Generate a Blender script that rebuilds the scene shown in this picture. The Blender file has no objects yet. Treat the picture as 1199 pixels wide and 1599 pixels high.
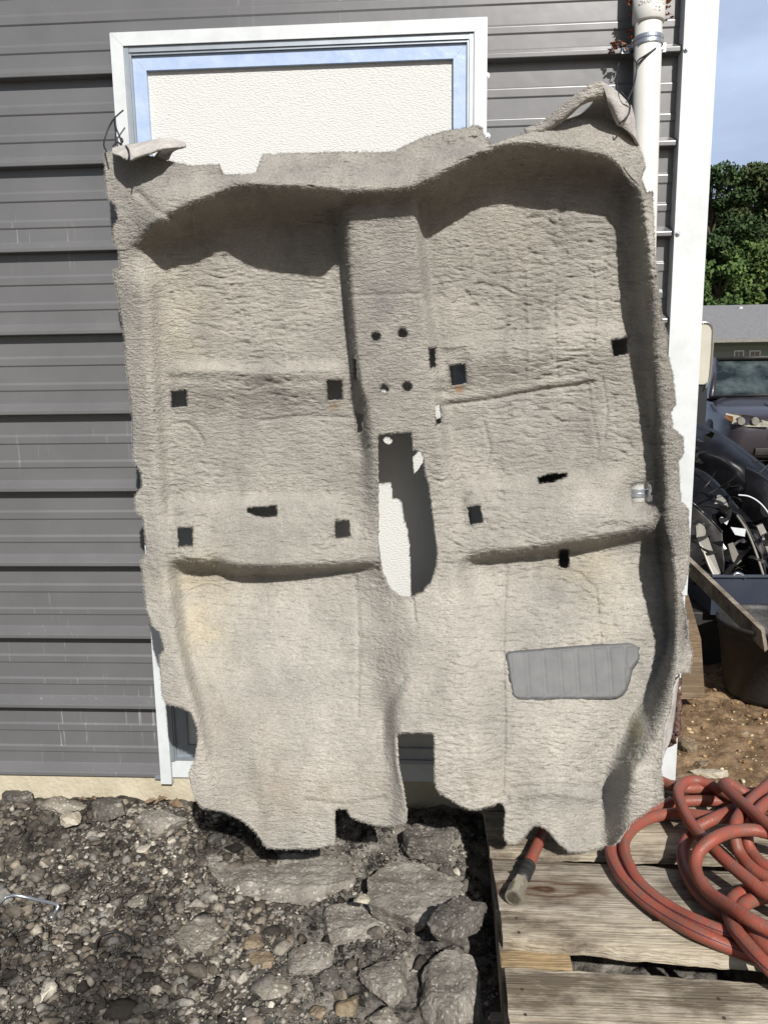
import bpy, bmesh, math, random
import numpy as np
from mathutils import Vector, Matrix
random.seed(7)
RNG = np.random.default_rng(11)
SC = bpy.context.scene
COL = SC.collection

# ------------------------------------------------------------------ camera
F_PX, PITCH, YAW, ROLL, CAM_D, CAM_Z = 1211.0, 0.1723, -0.0616, -0.0145, 2.225, 1.237
_f = np.array([math.sin(YAW)*math.cos(PITCH), math.cos(YAW)*math.cos(PITCH), -math.sin(PITCH)])
_r = np.array([math.cos(YAW), -math.sin(YAW), 0.0]); _u = np.cross(_r, _f)
CR = _r*math.cos(ROLL)+_u*math.sin(ROLL); CU = -_r*math.sin(ROLL)+_u*math.cos(ROLL); CF = _f
CP = np.array([0.0, -CAM_D, CAM_Z])
cam = bpy.data.cameras.new('camera'); camo = bpy.data.objects.new('camera', cam); COL.objects.link(camo)
m = Matrix(((CR[0], CU[0], -CF[0], CP[0]), (CR[1], CU[1], -CF[1], CP[1]), (CR[2], CU[2], -CF[2], CP[2]), (0, 0, 0, 1)))
camo.matrix_world = m
cam.sensor_fit = 'VERTICAL'; cam.sensor_height = 36.0; cam.sensor_width = 36.0*1199/1599
cam.lens = F_PX/1599*36.0; cam.clip_start = 0.05; cam.clip_end = 2000
SC.camera = camo

# ------------------------------------------------------------------ light
SUN = Vector((0.34, -1.0, 0.84)).normalized()
EL = math.asin(SUN.z); AZ = math.atan2(SUN.x, SUN.y)
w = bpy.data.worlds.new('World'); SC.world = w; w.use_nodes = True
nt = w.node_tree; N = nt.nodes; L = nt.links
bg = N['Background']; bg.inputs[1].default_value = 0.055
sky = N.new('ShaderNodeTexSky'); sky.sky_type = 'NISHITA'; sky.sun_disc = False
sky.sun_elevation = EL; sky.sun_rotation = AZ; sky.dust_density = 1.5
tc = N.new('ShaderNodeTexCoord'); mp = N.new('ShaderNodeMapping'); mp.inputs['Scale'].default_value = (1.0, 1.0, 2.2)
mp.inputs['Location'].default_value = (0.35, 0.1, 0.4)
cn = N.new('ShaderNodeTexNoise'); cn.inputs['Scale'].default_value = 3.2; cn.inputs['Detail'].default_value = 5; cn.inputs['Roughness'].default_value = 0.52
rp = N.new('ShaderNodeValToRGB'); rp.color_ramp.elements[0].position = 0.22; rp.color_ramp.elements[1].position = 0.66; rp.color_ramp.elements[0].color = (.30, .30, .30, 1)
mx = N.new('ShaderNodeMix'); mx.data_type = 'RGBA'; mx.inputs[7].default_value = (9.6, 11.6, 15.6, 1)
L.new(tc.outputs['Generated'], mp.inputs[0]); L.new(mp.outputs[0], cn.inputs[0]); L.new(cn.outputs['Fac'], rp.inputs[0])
sxyz = N.new('ShaderNodeSeparateXYZ'); mr = N.new('ShaderNodeMapRange'); mr.interpolation_type = 'SMOOTHSTEP'; mr.inputs[1].default_value = 0.15; mr.inputs[2].default_value = 0.6  # clouds limited to the sky behind the building to keep front fill low
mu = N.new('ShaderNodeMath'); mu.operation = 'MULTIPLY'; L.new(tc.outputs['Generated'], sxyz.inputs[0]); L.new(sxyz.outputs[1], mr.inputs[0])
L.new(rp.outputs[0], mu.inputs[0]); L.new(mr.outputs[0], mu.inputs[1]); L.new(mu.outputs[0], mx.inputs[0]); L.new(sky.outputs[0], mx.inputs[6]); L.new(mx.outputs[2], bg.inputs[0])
sl = bpy.data.lights.new('sun', 'SUN'); sl.energy = 5.0; sl.angle = math.radians(0.53); sl.color = (1.0, 0.965, 0.915)
so = bpy.data.objects.new('sun', sl); COL.objects.link(so); so.rotation_euler = (-SUN).to_track_quat('-Z', 'Y').to_euler()
so.location = (2, -6, 6)
SC.view_settings.view_transform = 'Standard'; SC.view_settings.look = 'None'
SC.view_settings.exposure = 0.22; SC.view_settings.gamma = 1.0
SC.render.engine = 'CYCLES'
SC.cycles.max_bounces = 6; SC.cycles.diffuse_bounces = 3; SC.cycles.use_denoising = True

# ------------------------------------------------------------------ helpers
def ray(px, py):
    px = np.asarray(px, float); py = np.asarray(py, float)
    return (CF + ((px-599.5)/F_PX)[..., None]*CR - ((py-799.5)/F_PX)[..., None]*CU)
def on_y(px, py, y):
    """world point under photograph pixel at wall distance y (a plane parallel to the wall)"""
    r = ray(px, py); t = (np.asarray(y)-CP[1])/r[..., 1]
    return CP + r*np.asarray(t)[..., None]
def on_z(px, py, z):
    r = ray(px, py); t = (np.asarray(z)-CP[2])/r[..., 2]
    return CP + r*np.asarray(t)[..., None]
def V(a): return Vector([float(v) for v in a])

def tag(o, label=None, cat=None, group=None, kind=None):
    if label: o['label'] = label
    if cat: o['category'] = cat
    if group: o['group'] = group
    if kind: o['kind'] = kind
    return o
def empty(name, loc=(0, 0, 0), label=None, cat=None, group=None, kind=None, rz=0):
    o = bpy.data.objects.new(name, None); COL.objects.link(o); o.location = loc; o.rotation_euler = (0, 0, rz)
    o.empty_display_size = 0.1
    return tag(o, label, cat, group, kind)
def link(name, me, mat=None, parent=None, smooth=False):
    o = bpy.data.objects.new(name, me); COL.objects.link(o)
    if mat:
        for mm in (mat if isinstance(mat, (list, tuple)) else [mat]): me.materials.append(mm)
    if smooth: me.shade_smooth()
    if parent:
        o.parent = parent
        # geometry is authored in world space for fixed parents
        o.matrix_parent_inverse = Matrix.LocRotScale(parent.location, parent.rotation_euler, None).inverted() if parent.parent is None else Matrix.Identity(4)
    return o
def mesh_np(name, verts, faces):
    verts = np.asarray(verts, np.float32); faces = np.asarray(faces, np.int32)
    me = bpy.data.meshes.new(name); n = faces.shape[1]
    me.vertices.add(len(verts)); me.vertices.foreach_set('co', verts.ravel())
    me.loops.add(faces.size); me.loops.foreach_set('vertex_index', faces.ravel())
    me.polygons.add(len(faces)); me.polygons.foreach_set('loop_start', np.arange(0, faces.size, n, dtype=np.int32))
    me.update(calc_edges=True); me.validate()
    return me
class MB:
    def __init__(s): s.bm = bmesh.new()
    def box(s, c, size, rot=None, bevel=0.0):
        ret = bmesh.ops.create_cube(s.bm, size=1.0); vs = ret['verts']
        M = Matrix.Translation(Vector(c)) @ ((rot.to_4x4() if rot else Matrix.Identity(4))) @ Matrix.Diagonal((size[0], size[1], size[2], 1))
        bmesh.ops.transform(s.bm, matrix=M, verts=vs)
        if bevel:
            es = list({e for v in vs for e in v.link_edges})
            bmesh.ops.bevel(s.bm, geom=es, offset=bevel, segments=2, affect='EDGES', profile=0.6)
        return s
    def b2(s, x0, x1, y0, y1, z0, z1, bevel=0.0):
        return s.box(((x0+x1)/2, (y0+y1)/2, (z0+z1)/2), (x1-x0, y1-y0, z1-z0), None, bevel)
    def prism(s, pts, dv):
        """closed polygon pts (3-D) extruded by vector dv"""
        a = [s.bm.verts.new(V(p)) for p in pts]; b = [s.bm.verts.new(V(p)+Vector(dv)) for p in pts]
        n = len(a)
        s.bm.faces.new(a); s.bm.faces.new(b[::-1])
        for i in range(n): s.bm.faces.new((a[i], b[i], b[(i+1) % n], a[(i+1) % n]))
        return s
    def tube(s, pts, r, n=10, cap=True, up=Vector((0.13, 0.21, 1))):
        pts = [Vector(p) for p in pts]; rings = []
        rs = r if isinstance(r, (list, tuple)) else [r]*len(pts)
        x = None
        for i, p in enumerate(pts):
            t = (pts[min(i+1, len(pts)-1)]-pts[max(i-1, 0)]).normalized()
            if x is None: x = t.cross(up).normalized()
            x = (x - t*x.dot(t)).normalized(); y = t.cross(x)
            rings.append([s.bm.verts.new(p+(x*math.cos(a)+y*math.sin(a))*rs[i]) for a in [2*math.pi*k/n for k in range(n)]])
        for i in range(len(rings)-1):
            for k in range(n):
                s.bm.faces.new((rings[i][k], rings[i][(k+1) % n], rings[i+1][(k+1) % n], rings[i+1][k]))
        if cap: s.bm.faces.new(rings[0][::-1]); s.bm.faces.new(rings[-1])
        return s
    def build(s, name, mat, parent=None, smooth=False):
        bmesh.ops.recalc_face_normals(s.bm, faces=s.bm.faces)
        me = bpy.data.meshes.new(name); s.bm.to_mesh(me); s.bm.free()
        return link(name, me, mat, parent, smooth)
def crom(P, n=8, closed=False):
    P = [np.asarray(p, float) for p in P]; out = []
    m_ = len(P)
    for i in range(m_-1):
        p0 = P[max(i-1, 0)]; p1 = P[i]; p2 = P[i+1]; p3 = P[min(i+2, m_-1)]
        for k in range(n):
            t = k/n
            out.append(0.5*((2*p1)+(-p0+p2)*t+(2*p0-5*p1+4*p2-p3)*t*t+(-p0+3*p1-3*p2+p3)*t**3))
    out.append(P[-1]); return out
def hash2(i, j, s):
    h = (i.astype(np.int64)*374761393 + j.astype(np.int64)*668265263 + s*974711) & 0x7fffffff
    h = ((h ^ (h >> 13))*1274126177) & 0x7fffffff
    return ((h ^ (h >> 16)) & 0xffff)/65535.0
def noise2(x, y, s=0):
    xi = np.floor(x); yi = np.floor(y); fx = x-xi; fy = y-yi
    fx = fx*fx*(3-2*fx); fy = fy*fy*(3-2*fy)
    a = hash2(xi, yi, s); b = hash2(xi+1, yi, s); c = hash2(xi, yi+1, s); d = hash2(xi+1, yi+1, s)
    return (a*(1-fx)+b*fx)*(1-fy)+(c*(1-fx)+d*fx)*fy*1.0 - 0.5
def fbm(x, y, s=0, o=4, g=0.5):
    t = 0; a = 1
    for k in range(o): t = t+a*noise2(x*2**k+17.3*k, y*2**k-9.1*k, s+k); a *= g
    return t
def sstep(a, b, x):
    t = np.clip((x-a)/(b-a), 0, 1); return t*t*(3-2*t)

# ------------------------------------------------------------------ materials
def mat(name, col, rough=0.7, metal=0.0, var=None, vscale=8.0, bump=0.0, bscale=60.0, spec=0.5, col2=None, detail=6, stretch=(1, 1, 1), coat=0, bdist=0.01, ramp=(0.35, 0.65)):
    M = bpy.data.materials.new(name); M.use_nodes = True; t = M.node_tree; n = t.nodes; l = t.links
    b = n['Principled BSDF']; b.inputs['Base Color'].default_value = (*col, 1); b.inputs['Roughness'].default_value = rough
    b.inputs['Metallic'].default_value = metal; b.inputs['Specular IOR Level'].default_value = spec
    if coat: b.inputs['Coat Weight'].default_value = coat; b.inputs['Coat Roughness'].default_value = 0.05
    c = n.new('ShaderNodeTexCoord'); mp = n.new('ShaderNodeMapping'); mp.inputs['Scale'].default_value = stretch
    l.new(c.outputs['Object'], mp.inputs[0])
    if col2 is not None:
        no = n.new('ShaderNodeTexNoise'); no.inputs['Scale'].default_value = vscale; no.inputs['Detail'].default_value = detail; no.inputs['Roughness'].default_value = 0.6
        r = n.new('ShaderNodeValToRGB'); r.color_ramp.elements[0].position = ramp[0]; r.color_ramp.elements[1].position = ramp[1]
        r.color_ramp.elements[0].color = (*col, 1); r.color_ramp.elements[1].color = (*col2, 1)
        l.new(mp.outputs[0], no.inputs[0]); l.new(no.outputs['Fac'], r.inputs[0]); l.new(r.outputs[0], b.inputs['Base Color'])
    if bump:
        no = n.new('ShaderNodeTexNoise'); no.inputs['Scale'].default_value = bscale; no.inputs['Detail'].default_value = 5
        bu = n.new('ShaderNodeBump'); bu.inputs['Strength'].default_value = bump; bu.inputs['Distance'].default_value = bdist
        l.new(mp.outputs[0], no.inputs[0]); l.new(no.outputs['Fac'], bu.inputs['Height']); l.new(bu.outputs[0], b.inputs['Normal'])
    M['b'] = b.name
    return M
def nodes(M): return M.node_tree.nodes, M.node_tree.links, M.node_tree.nodes['Principled BSDF']

def carpet_material():
    M = mat('carpet_pile', (0.42, 0.39, 0.345), 0.95, spec=0.15); n, l, b = nodes(M)
    b.inputs['Sheen Weight'].default_value = 0.12; b.inputs['Sheen Roughness'].default_value = 0.6
    at = n.new('ShaderNodeAttribute'); at.attribute_name = 'stain'
    c = n.new('ShaderNodeTexCoord')
    # blotchy wear
    no = n.new('ShaderNodeTexNoise'); no.inputs['Scale'].default_value = 5.0; no.inputs['Detail'].default_value = 5; no.inputs['Roughness'].default_value = 0.62
    l.new(c.outputs['Object'], no.inputs[0])
    mx1 = n.new('ShaderNodeMapRange'); mx1.inputs[1].default_value = 0.3; mx1.inputs[2].default_value = 0.7; mx1.inputs[3].default_value = 0.82; mx1.inputs[4].default_value = 1.12
    l.new(no.outputs['Fac'], mx1.inputs[0])
    # fibre speckle
    mp = n.new('ShaderNodeMapping'); mp.inputs['Scale'].default_value = (1, 1, 1.7)
    l.new(c.outputs['Object'], mp.inputs[0])
    n2 = n.new('ShaderNodeTexNoise'); n2.inputs['Scale'].default_value = 210; n2.inputs['Detail'].default_value = 3
    l.new(mp.outputs[0], n2.inputs[0])
    mx2 = n.new('ShaderNodeMapRange'); mx2.inputs[1].default_value = 0.3; mx2.inputs[2].default_value = 0.7; mx2.inputs[3].default_value = 0.80; mx2.inputs[4].default_value = 1.16
    l.new(n2.outputs['Fac'], mx2.inputs[0])
    mul = n.new('ShaderNodeMath'); mul.operation = 'MULTIPLY'; l.new(mx1.outputs[0], mul.inputs[0]); l.new(mx2.outputs[0], mul.inputs[1])
    vm = n.new('ShaderNodeVectorMath'); vm.operation = 'SCALE'; l.new(at.outputs['Color'], vm.inputs[0]); l.new(mul.outputs[0], vm.inputs['Scale'])
    l.new(vm.outputs[0], b.inputs['Base Color'])
    # pile rows + tufts
    mp2 = n.new('ShaderNodeMapping'); mp2.inputs['Scale'].default_value = (0.34, 0.6, 1.0); l.new(c.outputs['Object'], mp2.inputs[0])
    n3 = n.new('ShaderNodeTexNoise'); n3.inputs['Scale'].default_value = 170; n3.inputs['Detail'].default_value = 3; n3.inputs['Roughness'].default_value = 0.6; n3.inputs['Distortion'].default_value = 0.4
    l.new(mp2.outputs[0], n3.inputs[0])
    n4 = n.new('ShaderNodeTexNoise'); n4.inputs['Scale'].default_value = 420; n4.inputs['Detail'].default_value = 2; l.new(c.outputs['Object'], n4.inputs[0])
    ad = n.new('ShaderNodeMath'); ad.operation = 'MULTIPLY_ADD'; ad.inputs[1].default_value = 0.35; l.new(n4.outputs['Fac'], ad.inputs[0]); l.new(n3.outputs['Fac'], ad.inputs[2])
    bu = n.new('ShaderNodeBump'); bu.inputs['Strength'].default_value = 1.0; bu.inputs['Distance'].default_value = 0.008
    l.new(ad.outputs[0], bu.inputs['Height']); l.new(bu.outputs[0], b.inputs['Normal'])
    return M
M_CARPET = carpet_material()
M_BACK = mat('carpet_backing', (0.5, 0.48, 0.45), 0.95, bump=0.5, bscale=300, spec=0.1, col2=(0.36, 0.34, 0.32), vscale=25)

def siding_material():
    M = mat('grey_painted_steel', (0.135, 0.134, 0.137), 0.42, spec=0.85); n, l, b = nodes(M)
    c = n.new('ShaderNodeTexCoord')
    no = n.new('ShaderNodeTexNoise'); no.inputs['Scale'].default_value = 3.5; no.inputs['Detail'].default_value = 7; no.inputs['Roughness'].default_value = 0.65
    l.new(c.outputs['Object'], no.inputs[0])
    r = n.new('ShaderNodeValToRGB'); e = r.color_ramp.elements; e[0].position = 0.3; e[1].position = 0.75; e[0].color = (0.112, 0.112, 0.116, 1); e[1].color = (0.140, 0.140, 0.143, 1)
    l.new(no.outputs['Fac'], r.inputs[0])
    # dried water runs: thin pale vertical streaks
    mp = n.new('ShaderNodeMapping'); mp.inputs['Scale'].default_value = (1.0, 1, 0.035); l.new(c.outputs['Object'], mp.inputs[0])
    s = n.new('ShaderNodeTexNoise'); s.inputs['Scale'].default_value = 120; s.inputs['Detail'].default_value = 2; s.inputs['Distortion'].default_value = 0.6; l.new(mp.outputs[0], s.inputs[0])
    r2 = n.new('ShaderNodeValToRGB'); r2.color_ramp.elements[0].position = 0.66; r2.color_ramp.elements[1].position = 0.72; l.new(s.outputs['Fac'], r2.inputs[0])
    s2 = n.new('ShaderNodeTexNoise'); s2.inputs['Scale'].default_value = 2.3; l.new(c.outputs['Object'], s2.inputs[0])
    r3 = n.new('ShaderNodeValToRGB'); r3.color_ramp.elements[0].position = 0.5; r3.color_ramp.elements[1].position = 0.62; l.new(s2.outputs['Fac'], r3.inputs[0])
    m1 = n.new('ShaderNodeMath'); m1.operation = 'MULTIPLY'; l.new(r2.outputs[0], m1.inputs[0]); l.new(r3.outputs[0], m1.inputs[1])
    # specks
    sp = n.new('ShaderNodeTexNoise'); sp.inputs['Scale'].default_value = 260; l.new(c.outputs['Object'], sp.inputs[0])
    r4 = n.new('ShaderNodeValToRGB'); r4.color_ramp.elements[0].position = 0.76; r4.color_ramp.elements[1].position = 0.80; l.new(sp.outputs['Fac'], r4.inputs[0])
    m2 = n.new('ShaderNodeMath'); m2.operation = 'MAXIMUM'; l.new(m1.outputs[0], m2.inputs[0]); l.new(r4.outputs[0], m2.inputs[1])
    m3 = n.new('ShaderNodeMath'); m3.operation = 'MULTIPLY'; m3.inputs[1].default_value = 0.5; l.new(m2.outputs[0], m3.inputs[0])
    mx = n.new('ShaderNodeMix'); mx.data_type = 'RGBA'; mx.inputs[7].default_value = (0.42, 0.41, 0.40, 1); l.new(m3.outputs[0], mx.inputs[0]); l.new(r.outputs[0], mx.inputs[6])
    l.new(mx.outputs[2], b.inputs['Base Color'])
    ro = n.new('ShaderNodeMapRange'); ro.inputs[3].default_value = 0.26; ro.inputs[4].default_value = 0.40; l.new(no.outputs['Fac'], ro.inputs[0]); l.new(ro.outputs[0], b.inputs['Roughness'])
    bu = n.new('ShaderNodeBump'); bu.inputs['Strength'].default_value = 0.15; bu.inputs['Distance'].default_value = 0.004
    n5 = n.new('ShaderNodeTexNoise'); n5.inputs['Scale'].default_value = 14; l.new(c.outputs['Object'], n5.inputs[0]); l.new(n5.outputs['Fac'], bu.inputs['Height']); l.new(bu.outputs[0], b.inputs['Normal'])
    return M
M_SIDING = siding_material()
M_WHITE = mat('white_painted_trim', (0.57, 0.60, 0.615), 0.5, col2=(0.45, 0.47, 0.47), vscale=14, bump=0.06, bscale=9, ramp=(0.45, 0.85))
M_BLUE = mat('pale_blue_protective_film', (0.33, 0.43, 0.62), 0.3, col2=(0.42, 0.51, 0.68), vscale=18, bump=0.2, bscale=30, spec=0.6)
M_ALU = mat('grey_aluminium', (0.42, 0.46, 0.5), 0.4, metal=0.6, col2=(0.34, 0.38, 0.42), vscale=15)
def board_material():
    M = mat('textured_white_board', (0.58, 0.585, 0.565), 0.75, spec=0.3); n, l, b = nodes(M)
    c = n.new('ShaderNodeTexCoord'); mp = n.new('ShaderNodeMapping'); mp.inputs['Scale'].default_value = (0.42, 1, 1); mp.inputs['Rotation'].default_value = (0, 0.25, 0)
    l.new(c.outputs['Object'], mp.inputs[0])
    no = n.new('ShaderNodeTexNoise'); no.inputs['Scale'].default_value = 300; no.inputs['Detail'].default_value = 2.5; l.new(mp.outputs[0], no.inputs[0])
    bu = n.new('ShaderNodeBump'); bu.inputs['Strength'].default_value = 0.8; bu.inputs['Distance'].default_value = 0.0038; l.new(no.outputs['Fac'], bu.inputs['Height']); l.new(bu.outputs[0], b.inputs['Normal'])
    return M
M_BOARD = board_material()
M_PVC = mat('white_pvc', (0.64, 0.635, 0.60), 0.35, col2=(0.53, 0.52, 0.48), vscale=9, ramp=(0.52, 0.8))
M_ZINC = mat('zinc_plated_steel', (0.5, 0.54, 0.58), 0.35, metal=0.8, bump=0.1, bscale=80)
M_DARKMET = mat('dark_screw_head', (0.2, 0.22, 0.25), 0.4, metal=0.8)
M_CORD = mat('black_cord', (0.012, 0.012, 0.02), 0.6)
M_RUST = mat('rusty_brown_leaf', (0.13, 0.04, 0.025), 0.9, col2=(0.24, 0.10, 0.05), vscale=60)
M_LEAF = mat('dry_brown_leaf', (0.12, 0.075, 0.045), 0.8, col2=(0.24, 0.17, 0.115), vscale=50)
M_PAD = mat('grey_rubber', (0.088, 0.091, 0.094), 0.6, bump=0.25, bscale=600, bdist=0.001, col2=(0.118, 0.119, 0.119), vscale=20)
def concrete_material():
    M = mat('pale_concrete', (0.52, 0.47, 0.36), 0.9, bump=0.4, bscale=70, col2=(0.40, 0.355, 0.26), vscale=9, spec=0.2)
    return M
M_CONC = concrete_material()
def wood_material(name, a, b_, c_):
    M = mat(name, a, 0.85, spec=0.2); n, l, b = nodes(M)
    c = n.new('ShaderNodeTexCoord'); mp = n.new('ShaderNodeMapping'); mp.inputs['Scale'].default_value = (1.1, 34, 34); l.new(c.outputs['Object'], mp.inputs[0])
    no = n.new('ShaderNodeTexNoise'); no.inputs['Scale'].default_value = 3.6; no.inputs['Detail'].default_value = 8; no.inputs['Roughness'].default_value = 0.62; no.inputs['Distortion'].default_value = 0.8; l.new(mp.outputs[0], no.inputs[0])
    r = n.new('ShaderNodeValToRGB'); e = r.color_ramp.elements; e[0].position = 0.22; e[0].color = (*b_, 1); e[1].position = 0.48; e[1].color = (*a, 1)
    e2 = e.new(0.72); e2.color = (*c_, 1); l.new(no.outputs['Fac'], r.inputs[0])
    # weather-dark blotches
    n2 = n.new('ShaderNodeTexNoise'); n2.inputs['Scale'].default_value = 6; n2.inputs['Detail'].default_value = 8; n2.inputs['Roughness'].default_value = 0.7; mp3 = n.new('ShaderNodeMapping'); mp3.inputs['Scale'].default_value = (0.6, 1.6, 1); mp3.inputs['Location'].default_value = (3.3, 1.2, 0)
    l.new(c.outputs['Object'], mp3.inputs[0]); l.new(mp3.outputs[0], n2.inputs[0])
    r2 = n.new('ShaderNodeValToRGB'); r2.color_ramp.elements[0].position = 0.42; r2.color_ramp.elements[1].position = 0.60; l.new(n2.outputs['Fac'], r2.inputs[0])
    mx = n.new('ShaderNodeMix'); mx.data_type = 'RGBA'; mx.inputs[7].default_value = (0.085, 0.065, 0.045, 1)
    mm = n.new('ShaderNodeMath'); mm.operation = 'MULTIPLY'; mm.inputs[1].default_value = 0.85; l.new(r2.outputs[0], mm.inputs[0]); l.new(mm.outputs[0], mx.inputs[0]); l.new(r.outputs[0], mx.inputs[6])
    l.new(mx.outputs[2], b.inputs['Base Color'])
    bu = n.new('ShaderNodeBump'); bu.inputs['Strength'].default_value = 0.9; bu.inputs['Distance'].default_value = 0.007; l.new(no.outputs['Fac'], bu.inputs['Height']); l.new(bu.outputs[0], b.inputs['Normal'])
    return M
M_WOOD = wood_material('weathered_pallet_wood', (0.45, 0.39, 0.295), (0.18, 0.135, 0.09), (0.58, 0.525, 0.42))
def knot_material():
    M = wood_material('knotty_pallet_wood', (0.37, 0.325, 0.26), (0.15, 0.12, 0.085), (0.47, 0.43, 0.36)); n, l, b = nodes(M)
    c = n.new('ShaderNodeTexCoord'); src = b.inputs['Base Color'].links[0].from_socket
    k0 = on_z(888, 1378, 0.)
    mp = n.new('ShaderNodeMapping'); mp.vector_type = 'TEXTURE'; mp.inputs['Location'].default_value = (float(k0[0]), float(k0[1]), 0); mp.inputs['Scale'].default_value = (.17, .040, .2)
    dn = n.new('ShaderNodeTexNoise'); dn.inputs['Scale'].default_value = 9; dn.inputs['Detail'].default_value = 4; l.new(c.outputs['Object'], dn.inputs[0])
    va = n.new('ShaderNodeVectorMath'); va.operation = 'MULTIPLY_ADD'; va.inputs[1].default_value = (.16, .05, 0); l.new(dn.outputs['Color'], va.inputs[0]); l.new(c.outputs['Object'], va.inputs[2]); l.new(va.outputs[0], mp.inputs[0])
    ln = n.new('ShaderNodeVectorMath'); ln.operation = 'LENGTH'; l.new(mp.outputs[0], ln.inputs[0])
    sn = n.new('ShaderNodeMath'); sn.operation = 'SINE'; ml = n.new('ShaderNodeMath'); ml.operation = 'MULTIPLY'; ml.inputs[1].default_value = 11; l.new(ln.outputs['Value'], ml.inputs[0]); l.new(ml.outputs[0], sn.inputs[0])
    fo = n.new('ShaderNodeMapRange'); fo.inputs[1].default_value = .5; fo.inputs[2].default_value = 1.3; fo.inputs[3].default_value = 1; fo.inputs[4].default_value = 0; l.new(ln.outputs['Value'], fo.inputs[0])
    a_ = n.new('ShaderNodeMapRange'); a_.inputs[1].default_value = -.6; a_.inputs[2].default_value = 1; a_.inputs[3].default_value = .35; a_.inputs[4].default_value = 1.0; l.new(sn.outputs[0], a_.inputs[0])
    m2 = n.new('ShaderNodeMath'); m2.operation = 'MULTIPLY'; l.new(fo.outputs[0], m2.inputs[0]); l.new(a_.outputs[0], m2.inputs[1])
    mx = n.new('ShaderNodeMix'); mx.data_type = 'RGBA'; mx.inputs[7].default_value = (.07, .035, .018, 1); l.new(m2.outputs[0], mx.inputs[0]); l.new(src, mx.inputs[6]); l.new(mx.outputs[2], b.inputs['Base Color'])
    return M
M_KNOT = knot_material()
M_WOOD2 = wood_material('yellow_pallet_wood', (0.42, 0.30, 0.16), (0.22, 0.13, 0.06), (0.50, 0.38, 0.22))
M_WOODG = wood_material('grey_plank_wood', (0.26, 0.22, 0.18), (0.10, 0.08, 0.065), (0.34, 0.30, 0.25))
M_HOSE = mat('red_rubber_hose', (0.265, 0.066, 0.043), 0.48, col2=(0.16, 0.085, 0.062), vscale=38, bump=0.35, bscale=160, bdist=0.004, spec=0.35, ramp=(0.40, 0.72))
M_STRIPE = mat('dark_hose_stripe', (0.04, 0.02, 0.05), 0.5)
M_BLACKRUB = mat('black_rubber_collar', (0.02, 0.02, 0.02), 0.55)
M_FIT = mat('nickel_hose_fitting', (0.66, 0.62, 0.52), 0.3, metal=0.85, bump=0.1, bscale=100)
def rock_material(name, base, hi, lo, peb=34.0):
    M = mat(name, base, 0.92, spec=0.2); n, l, b = nodes(M)
    c = n.new('ShaderNodeTexCoord')
    no = n.new('ShaderNodeTexNoise'); no.inputs['Scale'].default_value = 11; no.inputs['Detail'].default_value = 9; no.inputs['Roughness'].default_value = 0.78; l.new(c.outputs['Object'], no.inputs[0])
    r = n.new('ShaderNodeValToRGB'); e = r.color_ramp.elements; e[0].position = 0.36; e[0].color = (*lo, 1); e[1].position = 0.62; e[1].color = (*base, 1); l.new(no.outputs['Fac'], r.inputs[0])
    dn = n.new('ShaderNodeTexNoise'); dn.inputs['Scale'].default_value = 60; dn.inputs['Detail'].default_value = 3; l.new(c.outputs['Object'], dn.inputs[0])
    vm0 = n.new('ShaderNodeVectorMath'); vm0.operation = 'MULTIPLY_ADD'; vm0.inputs[1].default_value = (.012, .012, .012); l.new(dn.outputs['Color'], vm0.inputs[0]); l.new(c.outputs['Object'], vm0.inputs[2])
    last = r.outputs[0]
    for sc_, th, amt in ((peb*1.6, .70, .55), (peb*4.2, .55, .6)):
        vo = n.new('ShaderNodeTexVoronoi'); vo.inputs['Scale'].default_value = sc_; l.new(vm0.outputs[0], vo.inputs[0])
        r2 = n.new('ShaderNodeValToRGB'); r2.color_ramp.elements[0].position = 0.25; r2.color_ramp.elements[0].color = (1, 1, 1, 1); r2.color_ramp.elements[1].position = 0.50; r2.color_ramp.elements[1].color = (0, 0, 0, 1); l.new(vo.outputs['Distance'], r2.inputs[0])
        sepc = n.new('ShaderNodeSeparateColor'); l.new(vo.outputs['Color'], sepc.inputs[0])
        gt = n.new('ShaderNodeMapRange'); gt.inputs[1].default_value = th; gt.inputs[2].default_value = 1; gt.inputs[3].default_value = 0; gt.inputs[4].default_value = amt*1.5; l.new(sepc.outputs[0], gt.inputs[0])
        mm = n.new('ShaderNodeMath'); mm.operation = 'MULTIPLY'; mm.use_clamp = True; l.new(gt.outputs[0], mm.inputs[0]); l.new(r2.outputs[0], mm.inputs[1])
        mx = n.new('ShaderNodeMix'); mx.data_type = 'RGBA'; mx.inputs[7].default_value = (*hi, 1); l.new(mm.outputs[0], mx.inputs[0]); l.new(last, mx.inputs[6]); last = mx.outputs[2]
    l.new(last, b.inputs['Base Color'])
    bu = n.new('ShaderNodeBump'); bu.inputs['Strength'].default_value = 1.0; bu.inputs['Distance'].default_value = 0.010
    n3 = n.new('ShaderNodeTexNoise'); n3.inputs['Scale'].default_value = 95; n3.inputs['Detail'].default_value = 6; n3.inputs['Roughness'].default_value = 0.7; l.new(c.outputs['Object'], n3.inputs[0]); l.new(n3.outputs['Fac'], bu.inputs['Height']); l.new(bu.outputs[0], b.inputs['Normal'])
    return M
M_ASPH = rock_material('broken_asphalt', (0.34, 0.315, 0.275), (0.55, 0.52, 0.46), (0.13, 0.112, 0.093))
M_ASPHD = rock_material('dark_asphalt', (0.17, 0.156, 0.138), (0.38, 0.35, 0.31), (0.06, 0.053, 0.046))
M_AGG = rock_material('pebbly_aggregate', (0.34, 0.31, 0.26), (0.60, 0.56, 0.48), (0.15, 0.13, 0.105), 24)
M_TAN = rock_material('tan_stone', (0.34, 0.27, 0.185), (0.44, 0.37, 0.28), (0.15, 0.11, 0.07), 20)
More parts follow.
